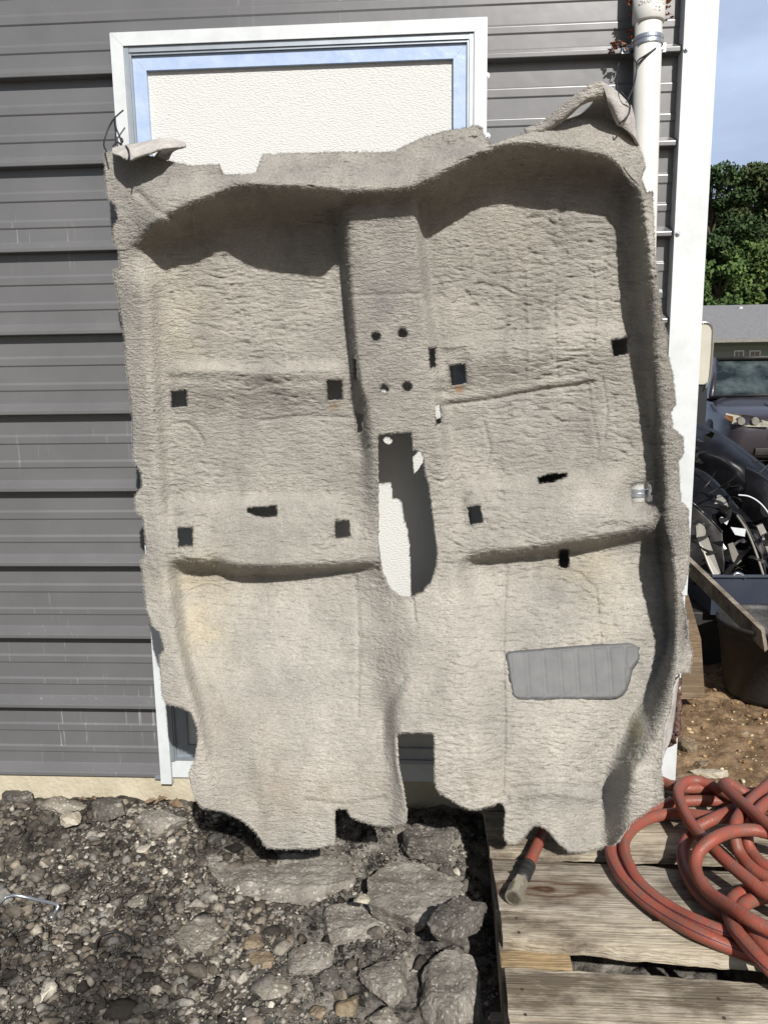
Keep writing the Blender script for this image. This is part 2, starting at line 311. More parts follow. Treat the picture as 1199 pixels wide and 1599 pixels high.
M_PALE = rock_material('pale_limestone', (0.58, 0.53, 0.43), (0.62, 0.58, 0.50), (0.36, 0.31, 0.23), 18)

# ------------------------------------------------------------------ ground
def gheight(x, y):
    base = -0.085 - 0.075*sstep(0.02, 0.30, -y)*sstep(1.1, .7, x) - 0.045*sstep(0.1, 0.9, -y)*sstep(.7, 1.1, x)
    big = 0.030*fbm(x*3.1+5, y*3.1, 3, 3)
    mid = 0.022*fbm(x*11, y*11+3, 9, 4)
    fine = 0.012*fbm(x*48, y*48, 21, 3)
    near = sstep(6.0, 3.0, np.hypot(x, y))
    hole = -0.09*np.exp(-(((x-0.25)/0.12)**2+((y+0.40)/0.45)**2))
    base = base - .12*sstep(.33, .37, x)*sstep(.80, .74, x)*sstep(-.30, -.40, y)  # ground sunk under the pallet so the gaps between boards fall dark
    return base + (big+mid+fine)*(0.15+0.85*near) + hole*near + 0.15*sstep(3, 14, np.hypot(x, y))
def graded(a, b, lo, hi, step, grow=1.18, far=260):
    c = list(np.arange(lo, hi, step)); s = step
    while c[-1] < b: s *= grow; c.append(c[-1]+s)
    s = step
    while c[0] > a: s *= grow; c.insert(0, c[0]-s)
    return np.array(c)
gx = graded(-260, 260, -1.45, 2.1, 0.009); gy = graded(-60, 400, -1.65, 1.6, 0.009)
GX, GY = np.meshgrid(gx, gy); GZ = gheight(GX, GY)
nx, ny = len(gx), len(gy)
idx = np.arange(nx*ny).reshape(ny, nx)
gf = np.stack([idx[:-1, :-1], idx[:-1, 1:], idx[1:, 1:], idx[1:, :-1]], -1).reshape(-1, 4)
gme = mesh_np('ground', np.stack([GX, GY, GZ], -1).reshape(-1, 3), gf)
def ground_material():
    M = mat('gravel_and_dirt', (0.1, 0.09, 0.08), 0.95, spec=0.2); n, l, b = nodes(M)
    c = n.new('ShaderNodeTexCoord'); sx = n.new('ShaderNodeSeparateXYZ'); l.new(c.outputs['Object'], sx.inputs[0])
    def ns(scale, det=6, rough=0.6, loc=0):
        mp = n.new('ShaderNodeMapping'); mp.inputs['Location'].default_value = (loc, loc*2, loc); l.new(c.outputs['Object'], mp.inputs[0])
        a = n.new('ShaderNodeTexNoise'); a.inputs['Scale'].default_value = scale; a.inputs['Detail'].default_value = det; a.inputs['Roughness'].default_value = rough; l.new(mp.outputs[0], a.inputs[0]); return a.outputs['Fac']
    def rmp(src, p0, c0, p1, c1, mid=None):
        r = n.new('ShaderNodeValToRGB'); e = r.color_ramp.elements; e[0].position = p0; e[0].color = (*c0, 1); e[1].position = p1; e[1].color = (*c1, 1)
        if mid: q = e.new(mid[0]); q.color = (*mid[1], 1)
        l.new(src, r.inputs[0]); return r.outputs[0]
    grav = rmp(ns(20, 8, 0.7), 0.36, (0.012, 0.011, 0.010), 0.70, (0.17, 0.155, 0.13), (0.5, (0.06, 0.053, 0.045)))
    asph = rmp(ns(16, 9, 0.75, 4), 0.38, (0.022, 0.02, 0.018), 0.60, (0.25, 0.23, 0.20))
    dirt = rmp(ns(9, 9, 0.72, 7), 0.34, (0.075, 0.048, 0.027), 0.70, (0.33, 0.235, 0.14), (0.5, (0.165, 0.108, 0.062)))
    far = rmp(ns(0.5, 6, 0.6, 2), 0.35, (0.10, 0.09, 0.07), 0.65, (0.20, 0.17, 0.13))
    def mixc(f, a, b_):
        m_ = n.new('ShaderNodeMix'); m_.data_type = 'RGBA'; l.new(f, m_.inputs[0]); l.new(a, m_.inputs[6]); l.new(b_, m_.inputs[7]); return m_.outputs[2]
    def rng(src, a, b_):
        r = n.new('ShaderNodeMapRange'); r.interpolation_type = 'SMOOTHSTEP'; r.inputs[1].default_value = a; r.inputs[2].default_value = b_; l.new(src, r.inputs[0]); return r.outputs[0]
    wob = ns(3, 5, 0.6, 9)
    def addw(s, amt):
        q = n.new('ShaderNodeMath'); q.operation = 'MULTIPLY_ADD'; q.inputs[1].default_value = amt; l.new(wob, q.inputs[0]); l.new(s, q.inputs[2]); return q.outputs[0]
    fx = rng(addw(sx.outputs[0], 0.5), -0.30, 0.02)
    c1 = mixc(fx, grav, asph)
    fd = rng(addw(sx.outputs[0], 0.3), 0.88, 1.0)
    c2 = mixc(fd, c1, dirt)
    ff = rng(sx.outputs[1], 2.0, 7.0)
    c3 = mixc(ff, c2, far)
    l.new(c3, b.inputs['Base Color'])
    bu = n.new('ShaderNodeBump'); bu.inputs['Strength'].default_value = 0.9; bu.inputs['Distance'].default_value = 0.008; l.new(ns(90, 6, 0.65), bu.inputs['Height']); l.new(bu.outputs[0], b.inputs['Normal'])
    return M
g = link('ground', gme, ground_material(), smooth=True); tag(g, kind='structure')

# ------------------------------------------------------------------ building
def wx(px, py, y=0.0): return float(on_y(px, py, y)[0])
def wz(px, py, y=0.0): return float(on_y(px, py, y)[2])
WL, WR = wx(172, 55, -.01), wx(761, 24, -.01)          # outer edges of window trim
WT = 0.5*(wz(172, 54, -.01)+wz(760, 24, -.01))
CX0, CX1 = wx(1060, 200, -.012), wx(1112, 200, -.012)  # corner trim
PAN = 0.0295; S9 = 0.2286; ZTOP = 2.75
bld = empty('metal_building', (0, 0, 0), 'grey ribbed steel building with white trim and pale concrete footing behind the carpet', 'building')
prof = []
k = -0
for k in range(0, 13):
    z = k*S9
    P = [(z-0.003, PAN), (z, 0.0008), (z+0.0015, 0), (z+0.010, 0), (z+0.0118, 0.0005), (z+0.013, 0.0015), (z+0.030, PAN-.0011), (z+0.0315, PAN)]
    for q0, q1 in ((0.066, 0.092), (0.138, 0.168)):
        P += [(z+q0, PAN), (z+q0+.0035, PAN-0.0026), (z+q0+.0045, PAN-0.0030), (z+q1-.0072, PAN-0.0030), (z+q1-.0058, PAN-0.0027), (z+q1-.0015, PAN-0.0006), (z+q1, PAN)]
    if k == 0: P = P[1:]; P.insert(0, (z-0.001, 0.019))
    prof += P
prof = [p for p in prof if p[0] <= ZTOP]
def siding_strip(bm, x0, x1, zmin, zmax, nseg=1):
    pr = [p for p in prof if zmin <= p[0] <= zmax]
    xs = np.linspace(x0, x1, nseg+1)
    vs = [[bm.verts.new((x, p[1], p[0])) for p in pr] for x in xs]
    for i in range(nseg):
        for j in range(len(pr)-1): bm.faces.new((vs[i][j], vs[i+1][j], vs[i+1][j+1], vs[i][j+1]))
bm = bmesh.new()
siding_strip(bm, -4.0, WL+0.012, -1, 9); siding_strip(bm, WL+0.012, WR-0.012, WT-0.02, 9); siding_strip(bm, WR-0.012, CX1-0.004, -1, 9)
me = bpy.data.meshes.new('siding'); bm.to_mesh(me); bm.free()
link('siding', me, M_SIDING, bld)
b = MB(); b.b2(CX1-0.025, CX1-0.005, 0.06, 6.0, 0.0, ZTOP); b.b2(-4, CX1-0.025, 5.98, 6.0, 0, ZTOP); b.b2(-4.0, -3.98, 0.06, 5.98, 0, ZTOP); b.build('side_wall', M_SIDING, bld)
b = MB(); b.b2(-4.05, CX1+0.05, -0.02+0.03, 6.05, ZTOP+0.001, ZTOP+0.05); b.build('roof', M_SIDING, bld)
b = MB(); b.b2(-4.0, CX1-0.006, 0.012, 5.9, -0.6, -0.0035); b.build('foundation', M_CONC, bld)
# corner trim, two lengths lapped
ct = MB(); zl = wz(1074, 930, -.012)
ct.b2(CX0, CX1, -0.0125, -0.004, zl, ZTOP, 0.0012); ct.b2(CX1-0.009, CX1, -0.0038, 0.11, zl, ZTOP, 0.0012)
ct.b2(CX0-0.002, CX1-0.004, -0.0095, -0.0015, -0.035, zl+0.03, 0.0012)
ct.b2(CX0+0.0005, CX0+0.004, -0.0038, PAN, -0.0, ZTOP)
ct.build('corner_trim', M_WHITE, bld)
def screw(px, py, y, parent, r=0.0075):
    p = on_y(px, py, y); q = MB()
    q.tube([(p[0], y, p[2]), (p[0], y-0.0015, p[2])], r, 14); q.tube([(p[0], y-0.0016, p[2]), (p[0], y-0.007, p[2])], r*0.62, 6)
    q.build('screw', M_ZINC, parent)
for (a, c_) in ((1071, 76), (1058, 364), (760, 118), (761, 212)): screw(a, c_, -0.0135 if a > 900 else -0.003, bld)
# window: trim, frame, board
BT = wz(215, 98, .03); BLx = wx(218, 98, .03); BRx = wx(718, 78, .03)
win = empty('window', (0, 0, 0)); win.parent = bld
def wpart(name, mb, m_): return mb.build(name, m_, win)
def link_sub(o): return o
tw = 0.034
ZB = wz(262, 1224, -.01)
t = MB()
t.prism([(WL, -0.012, ZB), (WL+tw, -0.012, ZB), (WL+tw, -0.012, WT-tw), (WL, -0.012, WT)], (0, 0.033, 0))
t.prism([(WR-tw, -0.012, ZB), (WR, -0.012, ZB), (WR, -0.012, WT), (WR-tw, -0.012, WT-tw)], (0, 0.033, 0))
t.prism([(WL+.0006, -0.012, WT), (WL+tw, -0.012, WT-tw+.0006), (WR-tw, -0.012, WT-tw+.0006), (WR-.0006, -0.012, WT)], (0, 0.033, 0))
t.build('trim', M_WHITE, win)
FB = wz(262, 1182, .02)
j = MB()   # jambs, grey aluminium stepping back
for s, xa in ((1, WL+tw+0.0005), (-1, WR-tw-0.0005)):
    j.b2(min(xa, xa+s*0.012), max(xa, xa+s*0.012), -0.007, 0.05, FB, WT-tw-0.001)
    j.b2(min(xa+s*.0125, xa+s*0.017), max(xa+s*.0125, xa+s*0.017), -0.003, 0.05, FB, WT-tw-0.001)
j.b2(WL+tw+.013, WR-tw-.013, -0.006, 0.05, WT-tw-0.014, WT-tw-0.001)
j.b2(WL+tw+.018, WR-tw-.018, -0.002, 0.05, WT-tw-0.020, WT-tw-0.0145)
j.b2(WL+tw+.018, WR-tw-.018, -0.002, 0.05, FB, FB+0.012)
j.build('jamb', M_ALU, win)
fl, fr, ft, fb = WL+tw+0.0178, WR-tw-0.0178, WT-tw-0.0205, FB+0.0125
fw = 0.036; y0 = 0.005
f = MB()
zm = fb+.75
f.prism([(fl, y0, zm), (fl+fw, y0, zm), (fl+fw, y0, ft-fw), (fl, y0, ft)], (0, .02, 0))
f.prism([(fr, y0, zm), (fr-fw, y0, zm), (fr-fw, y0, ft-fw), (fr, y0, ft)], (0, .02, 0))
f2 = MB(); f2.prism([(fl, y0, fb), (fl+fw, y0, fb+fw), (fl+fw, y0, zm-.0005), (fl, y0, zm-.0005)], (0, .02, 0)); f2.build('lower_stile', M_ALU, win)
f2 = MB(); f2.prism([(fr, y0, fb), (fr-fw, y0, fb+fw), (fr-fw, y0, zm-.0005), (fr, y0, zm-.0005)], (0, .02, 0)); f2.build('lower_stile', M_ALU, win)
f.prism([(fl+.0005, y0, ft), (fl+fw, y0, ft-fw+.0005), (fr-fw, y0, ft-fw+.0005), (fr-.0005, y0, ft)], (0, .02, 0))
f.build('frame', M_BLUE, win)
f = MB(); f.prism([(fl+.0005, y0, fb), (fl+fw, y0, fb+fw-.0005), (fr-fw, y0, fb+fw-.0005), (fr-.0005, y0, fb)], (0, .02, 0))
f.build('bottom_rail', M_ALU, win)
f = MB(); f.b2(fl+fw-.004, fr-fw+.004, 0.017, 0.023, fb+fw-.004, ft-fw+.004); f.build('panel', M_BOARD, win)
f = MB(); f.b2(WL+tw+.001, WR-tw-.001, 0.0, 0.05, wz(262, 1211, .01), FB-0.0008); f.build('sill', M_WHITE, win)
f = MB(); f.b2(WL-0.022, WL-0.0005, -0.004, 0.006, wz(245, 1216), wz(245, 1211)); f.build('drip_edge', M_ALU, win)

# ------------------------------------------------------------------ drain pipe
dp = empty('drain_pipe', (0, 0, 0), 'white plastic drain pipe strapped to the ribbed wall beside the white corner trim', 'drain pipe')
PY = -0.042; pA = on_y(1012.5, 10, PY); pB = on_y(993, 770, -0.058)
dirp = (pB-pA)/np.linalg.norm(pB-pA)
def pp(t_): return V(pA+dirp*t_)
def pipe_at(py):
    t0 = 0.0
    lo, hi = -1.0, 3.0
    for _ in range(40):
        mid = (lo+hi)/2; q = pA+dirp*mid; v = q-CP; yy = 799.5-F_PX*(v@CU)/(v@CF)
        if yy < py: lo = mid
        else: hi = mid
    return lo
R_P = 0.0338
b = MB(); b.tube([pp(-0.75), pp(pipe_at(1195))], R_P, 40); b.build('pipe', M_PVC, dp, True)
t1 = pipe_at(38)
b = MB(); b.tube([pp(t1-0.062), pp(t1-0.060), pp(t1-0.004), pp(t1)], [R_P+.0015, R_P+.006, R_P+.006, R_P+.003], 40); o = b.build('coupling', M_PVC, dp, True)
b = MB(); b.tube([pp(t1-0.20), pp(t1-0.0622)], R_P+.0015, 40); b.build('upper_sleeve', M_PVC, dp, True)
for yy in (66, 768):
    tt = pipe_at(yy); b = MB()
    b.tube([pp(tt-.012), pp(tt-.010), pp(tt-.002), pp(tt), pp(tt+.002), pp(tt+.010), pp(tt+.012)], [R_P+.0005, R_P+.0035, R_P+.0035, R_P+.001, R_P+.0035, R_P+.0035, R_P+.0005], 40)
    c_ = pp(tt)
    for s in (-1, 1):
        b.box((c_.x+s*(R_P+.011), -0.004, c_.z), (0.024, 0.003, 0.022), None, 0.001)
        b.box((c_.x+s*(R_P+.0035), -0.02, c_.z), (0.002, 0.034, 0.02))
        b.tube([(c_.x+s*(R_P+.013), -0.0056, c_.z), (c_.x+s*(R_P+.013), -0.011, c_.z)], 0.006, 8)
    b.build('strap', M_ZINC, dp)
# raised maker's lettering band, two short rows on the coupling
def raised_text(txt, size, P, rot, parent, m_, name='lettering', ext=0.0008):
    cu = bpy.data.curves.new(name, 'FONT'); cu.body = txt; cu.size = size; cu.extrude = ext; cu.align_x = 'CENTER'; cu.align_y = 'CENTER'
    tmp = bpy.data.objects.new(name, cu); COL.objects.link(tmp); bpy.context.view_layer.update()
    me = bpy.data.meshes.new_from_object(tmp.evaluated_get(bpy.context.evaluated_depsgraph_get())); bpy.data.objects.remove(tmp)
    for v in me.vertices:
        x, y, z = v.co; a = x/(R_P+.006)
        v.co = Vector((P[0]+math.sin(a)*(R_P+.006+z), P[1]-math.cos(a)*(R_P+.006+z), P[2]+y))
    return link(name, me, m_, parent)
cc = pp(t1-0.030)
raised_text('CHARLOTTE', 0.0125, (cc.x, cc.y, cc.z+0.008), None, dp, M_PVC)
raised_text('PVC 2', 0.0125, (cc.x+.004, cc.y, cc.z-0.009), None, dp, M_PVC)

# dried vine scraps round the pipe
def leaf_bits(name, pxs, y, size, m_, parent=None, n_each=7, seed=0):
    R = random.Random(seed); bm = bmesh.new()
    for (px, py) in pxs:
        c_ = V(on_y(px, py, y))
        for i in range(n_each):
            q = Matrix.Rotation(R.uniform(0, 6.28), 3, 'Z') @ Matrix.Rotation(R.uniform(0, 6.28), 3, 'X')
            s = size*R.uniform(.5, 1.3); off = Vector((R.gauss(0, .5), R.gauss(0, .35), R.gauss(0, .7)))*size
            pts = [(-1, 0, 0), (-.4, .45, .15), (.4, .4, -.1), (1, 0, .2), (.3, -.4, .1), (-.5, -.35, -.15)]
            bm.faces.new([bm.verts.new(c_+off+q @ (Vector(p)*s)) for p in pts])
    bmesh.ops.triangulate(bm, faces=bm.faces)
    me = bpy.data.meshes.new(name); bm.to_mesh(me); bm.free(); return link(name, me, m_, parent)
for nm, pts, lab in (('dried_vine', [(1036, 2), (1040, 10), (1037, 16), (1042, 24), (1036, -6)], 'rust red scrap of dried vine right of the pipe coupling'),
                     ('dried_vine', [(984, 6), (986, 18), (981, 2), (985, 44), (984, 58), (979, 70), (972, 73)], 'rust red scrap of dried vine left of the pipe coupling'),
                     ('dried_vine', [(958, 72), (962, 70), (956, 78)], 'small brown vine scrap on the rib left of the pipe strap')):
    o = leaf_bits(nm, pts, -0.03 if pts[0][0] > 970 else -0.006, 0.008, M_RUST, None, 6, len(pts)); tag(o, lab, 'dried vine', 'dried vine scraps by the pipe')

# ------------------------------------------------------------------ carpet
cols = 12
ROWS = [
 ([120, 190, 245, 385, 515, 545, 645, 690, 820, 950, 985, 1050], [185, 190, 200, 215, 205, 200, 190, 170, 150, 145, 150, 165], [.05, .08, .11, .13, .13, .13, .13, .13, .13, .11, .09, .04]),
 ([125, 190, 245, 385, 515, 545, 645, 690, 820, 950, 985, 1048], [270, 285, 286, 268, 262, 258, 254, 235, 205, 200, 205, 230], [.06, .11, .16, .21, .21, .20, .20, .20, .20, .19, .16, .07]),
 ([130, 200, 250, 390, 520, 548, 640, 672, 810, 955, 984, 1046], [350, 365, 334, 287, 292, 295, 288, 275, 221, 245, 275, 300], [.06, .12, .20, .275, .29, .26, .26, .27, .235, .22, .18, .08]),
 ([135, 205, 262, 400, 523, 546, 642, 668, 800, 968, 1002, 1050], [395, 400, 388, 350, 345, 318, 316, 340, 290, 290, 300, 320], [.05, .11, .085, .085, .085, .20, .20, .10, .10, .10, .20, .09]),
 ([140, 222, 263, 400, 533, 552, 652, 676, 810, 976, 1020, 1060], [460, 460, 455, 450, 445, 445, 440, 440, 430, 430, 430, 430], [.03, .125, .085, .08, .08, .18, .175, .10, .10, .095, .215, .10]),
 ([150, 230, 264, 400, 545, 564, 668, 692, 830, 987, 1027, 1072], [585, 585, 582, 576, 570, 570, 560, 556, 545, 530, 530, 530], [.03, .125, .09, .098, .095, .18, .175, .12, .112, .10, .192, .09]),
 ([160, 236, 268, 400, 556, 580, 675, 702, 840, 999, 1035, 1085], [660, 660, 655, 648, 645, 645, 640, 635, 620, 605, 605, 605], [.03, .12, .083, .078, .085, .17, .172, .10, .095, .095, .180, .09]),
 ([168, 243, 275, 400, 553, 598, 690, 722, 860, 1022, 1042, 1095], [775, 775, 775, 775, 770, 770, 765, 755, 745, 735, 735, 735], [.10, .14, .105, .105, .12, .172, .172, .13, .12, .10, .175, .10]),
 ([175, 250, 285, 405, 550, 612, 700, 735, 880, 1026, 1048, 1105], [868, 868, 868, 880, 874, 870, 868, 862, 843, 815, 825, 820], [.13, .20, .205, .215, .20, .215, .215, .205, .205, .178, .225, .12]),
 ([182, 255, 290, 410, 550, 624, 705, 745, 885, 1028, 1052, 1108], [905, 905, 893, 901, 894, 893, 893, 882, 866, 846, 850, 850], [.15, .22, .135, .12, .145, .222, .228, .15, .118, .10, .26, .13]),
 ([200, 270, 300, 420, 562, 652, 708, 780, 900, 1040, 1060, 1112], [1000, 1000, 1000, 1000, 1000, 1000, 1000, 1000, 1000, 985, 985, 985], [.26, .30, .23, .21, .23, .30, .30, .25, .22, .19, .30, .20]),
 ([240, 300, 330, 440, 590, 628, 722, 785, 900, 990, 1042, 1105], [1120, 1120, 1120, 1120, 1125, 1125, 1125, 1125, 1120, 1110, 1110, 1110], [.35, .38, .335, .31, .315, .38, .38, .345, .315, .27, .395, .33]),
 ([250, 315, 350, 450, 600, 640, 740, 785, 885, 942, 1000, 1080], [1220, 1220, 1220, 1220, 1220, 1220, 1220, 1220, 1220, 1215, 1215, 1210], [.38, .42, .39, .365, .37, .42, .42, .39, .365, .325, .445, .44]),
 ([250, 320, 360, 460, 600, 640, 740, 785, 880, 938, 985, 1075], [1300, 1300, 1300, 1300, 1300, 1300, 1300, 1300, 1300, 1295, 1290, 1285], [.41, .44, .42, .40, .405, .44, .44, .42, .40, .35, .44, .45]),
 ([250, 320, 360, 460, 600, 640, 740, 785, 880, 945, 990, 1075], [1370]*12, [.43, .45, .43, .41, .41, .45, .45, .43, .42, .38, .43, .44]),
]
def pchip(Y, X, xq):
    """shape-preserving cubic through knots X (1-D) of rows Y[k,...] at xq"""
    h = np.diff(X); d = np.diff(Y, axis=0)/h.reshape(-1, *([1]*(Y.ndim-1)))
    mm = np.zeros_like(Y)
    a, c = d[:-1], d[1:]
    same = (a*c) > 0
    with np.errstate(divide='ignore', invalid='ignore'): hm = np.where(same, 2*a*c/(a+c), 0)
    mm[1:-1] = hm; mm[0] = d[0]; mm[-1] = d[-1]
    i = np.clip(np.searchsorted(X, xq, side='right')-1, 0, len(X)-2)
    t = (xq-X[i])/h[i]
    sh = (-1,)+(1,)*(Y.ndim-1); t = t.reshape(sh); hh = h[i].reshape(sh)
    return (2*t**3-3*t**2+1)*Y[i]+(t**3-2*t**2+t)*hh*mm[i]+(-2*t**3+3*t**2)*Y[i+1]+(t**3-t**2)*hh*mm[i+1]
CG = np.array([[[r[0][c], r[1][c], r[2][c]] for c in range(cols)] for r in ROWS], float)  # rows, cols, 3
def knots(mean_len, step):
    q = [np.linspace(i, i+1, max(2, int(L_/step))+1)[:-1] for i, L_ in enumerate(mean_len)]
    return np.concatenate(q+[[len(mean_len)]])
STEP = 1.5
vl = np.maximum(np.abs(np.diff(CG[:, :, 1], axis=0)).mean(1), np.abs(np.diff(CG[:, :, 2], axis=0)).max(1)*450)
ul = np.maximum(np.abs(np.diff(CG[:, :, 0], axis=1)).mean(0), np.abs(np.diff(CG[:, :, 2], axis=1)).max(0)*350)
vq = knots(vl, STEP); uq = knots(ul, STEP)
Gv = pchip(CG, np.arange(len(ROWS), dtype=float), vq)                 # (nv, cols, 3)
Gu = pchip(np.swapaxes(Gv, 0, 1), np.arange(cols, dtype=float), uq)   # (nu, nv, 3)
Q = np.swapaxes(Gu, 0, 1).copy()                                      # (nv, nu, 3)
PX, PYv, DD = Q[..., 0], Q[..., 1], Q[..., 2]
# depth smoothing so folds read as moulded felt
def blur(A, n=2):
    for _ in range(n):
        B = A.copy(); B[1:-1] = (A[:-2]+2*A[1:-1]+A[2:])/4; A = B.copy(); B[:, 1:-1] = (A[:, :-2]+2*A[:, 1:-1]+A[:, 2:])/4; A = B
    return A
DD = blur(DD, 9); PX = blur(PX, 8); PYv = blur(PYv, 8)
def seg_dist(px, py, a, b_):
    ax, ay = a; bx, by = b_; dx, dy = bx-ax, by-ay
    t = np.clip(((px-ax)*dx+(py-ay)*dy)/(dx*dx+dy*dy+1e-9), 0, 1)
    return np.hypot(px-ax-t*dx, py-ay-t*dy)
def crease(path, wid, amp):
    global DD
    d = None
    for a, b_ in zip(path[:-1], path[1:]):
        e = seg_dist(PX, PYv, a, b_); d = e if d is None else np.minimum(d, e)
    DD = DD + amp*np.exp(-(d/wid)**2)
def bump_at(x, y, rx, ry, amp, ang=0):
    global DD
    c, s = math.cos(ang), math.sin(ang); X = (PX-x)*c+(PYv-y)*s; Y = -(PX-x)*s+(PYv-y)*c
    DD = DD + amp*np.exp(-(X/rx)**2-(Y/ry)**2)
crease([(692, 632), (760, 625), (850, 608), (925, 598)], 3.0, -.007); crease([(694, 622), (760, 615), (850, 600), (925, 588)], 6, .005)
crease([(270, 662), (292, 660), (308, 672), (318, 690)], 3, -.005); crease([(405, 658), (470, 650), (545, 652)], 3, -.004)
crease([(790, 880), (785, 1000), (788, 1150), (784, 1240)], 3, -.005)
crease([(555, 900), (560, 1000), (558, 1120)], 3.5, -.004)
crease([(645, 935), (649, 972)], 1.6, -.006)
crease([(918, 600), (922, 640), (935, 700), (930, 720)], 2, -.004); crease([(940, 590), (948, 640), (943, 690)], 2, -.004)
crease([(925, 420), (930, 480), (926, 540)], 2.5, -.003); crease([(868, 430), (865, 500), (870, 590)], 3, -.003); crease([(822, 420), (826, 560), (820, 640)], 3, .003)
crease([(790, 560), (800, 480), (795, 380)], 5, .003); crease([(755, 660), (765, 700), (758, 740)], 3, -.004)
crease([(795, 900), (850, 885), (905, 895), (930, 920), (938, 1000)], 2.5, -.005); crease([(300, 920), (330, 912), (350, 920)], 2, -.004)
crease([(310, 1010), (345, 1100)], 7, .004); crease([(405, 650), (395, 700), (385, 760)], 7, .004); crease([(372, 660), (362, 720), (378, 790)], 6, -.004)
crease([(420, 1130), (400, 1180), (415, 1260)], 12, .007); crease([(630, 1060), (600, 1110), (596, 1180)], 9, -.010)
crease([(480, 1250), (540, 1258), (600, 1246)], 4, -.006); crease([(800, 1245), (850, 1236), (925, 1246)], 7, .010); crease([(805, 1232), (930, 1228)], 5, -.005)
crease([(440, 640), (420, 600)], 10, -.003); crease([(265, 580), (330, 576), (420, 585), (520, 575)], 7, .005); crease([(700, 540), (800, 527), (950, 512)], 8, .006)
crease([(270, 590), (400, 600), (500, 595)], 6, -.003)
crease([(215, 300), (245, 330), (300, 350)], 5, -.008); crease([(302, 330), (305, 368)], 4, .012)
crease([(404, 292), (408, 310)], 2, -.006); crease([(545, 462), (660, 458)], 3, -.003)
crease([(662, 465), (668, 478)], 4, -.006)
bump_at(560, 612, 9, 22, .018); bump_at(566, 700, 10, 20, -.012); bump_at(686, 612, 9, 5, -.016); bump_at(688, 590, 8, 8, .012)
bump_at(600, 262, 26, 24, -.016, .5); bump_at(905, 262, 28, 18, -.022); bump_at(870, 245, 30, 14, .014); bump_at(940, 262, 10, 12, -.02)
bump_at(995, 1140, 14, 34, .022, .25); bump_at(1000, 1190, 16, 20, -.012); bump_at(985, 1215, 14, 30, .02, .3)
bump_at(345, 292, 42, 22, -.032); bump_at(255, 345, 22, 16, .02); _k = np.exp(-(((PX-1000)/30)**2+((PYv-772)/26)**2)**2); DD = DD*(1-_k)+_k*.093
bump_at(340, 880, 14, 10, -.02); bump_at(300, 872, 14, 8, .012); bump_at(770, 850, 26, 14, .012); bump_at(960, 822, 22, 6, -.012, -.1)
bump_at(1066, 985, 8, 30, -.03); bump_at(1030, 820, 12, 12, -.015)
lf = sstep(262, 285, PX)*sstep(545, 525, PX); rt = sstep(715, 740, PX)*sstep(985, 960, PX)
for msk, y1_, y2_, yl in ((lf, 574+0*PX, 784+0*PX, 872), (rt, 550-.13*(PX-700), 762-.09*(PX-720), 850)):
    DD = DD + msk*(.016*sstep(y1_-16, y1_+10, PYv)*(1-sstep(y1_+15, y1_+85, PYv)) + .020*sstep(y2_-16, y2_+10, PYv)*(1-sstep(yl-65, yl-5, PYv)))
for x_, w_, a_ in ((330, 16, .004), (372, 10, -.003), (450, 22, .004), (800, 18, .004), (905, 14, -.003)):
    DD = DD + a_*np.exp(-((PX-x_-8*fbm(PYv/90., PX*0, 3, 2))/w_)**2)*sstep(410, 460, PYv)*sstep(780, 740, PYv)
# general waviness + real pile relief
X_, Z_ = PX/540., PYv/540.
DD = DD + 0.008*fbm(X_*6, Z_*4, 31, 2) + 0.0012*fbm(X_*20, Z_*26, 5, 2)
flat = 0.35+0.65*sstep(-.30, .15, fbm(X_*5+9, Z_*5, 77, 3))
tuft = noise2(X_*60+3*noise2(X_*30, Z_*30, 4), Z_*165+2.5*noise2(X_*20, Z_*40, 6), 8)
def cracks(fx, fz, sd, th):
    w1 = noise2(X_*16, Z_*22, sd+1); w2 = noise2(X_*14, Z_*18, sd+2)
    c = noise2(X_*fx+2.2*w1, Z_*fz+4.5*w2, sd)
    return np.clip(c-th, 0, 1)
crk = -(cracks(30, 128, 90, .15)*0.020+cracks(42, 155, 190, .13)*0.019)
region = np.clip(sstep(640, 690, PX)*0.55+0.85*sstep(1150, 700, PYv)+0.22, 0, 1)*(0.45+.55*sstep(255, 275, PX))
tun = 1-0.75*sstep(548, 560, PX)*sstep(690, 670, PX)*sstep(700, 660, PYv)
DD = DD + (0.0022*tuft*flat + crk*region*flat*0.80)*tun

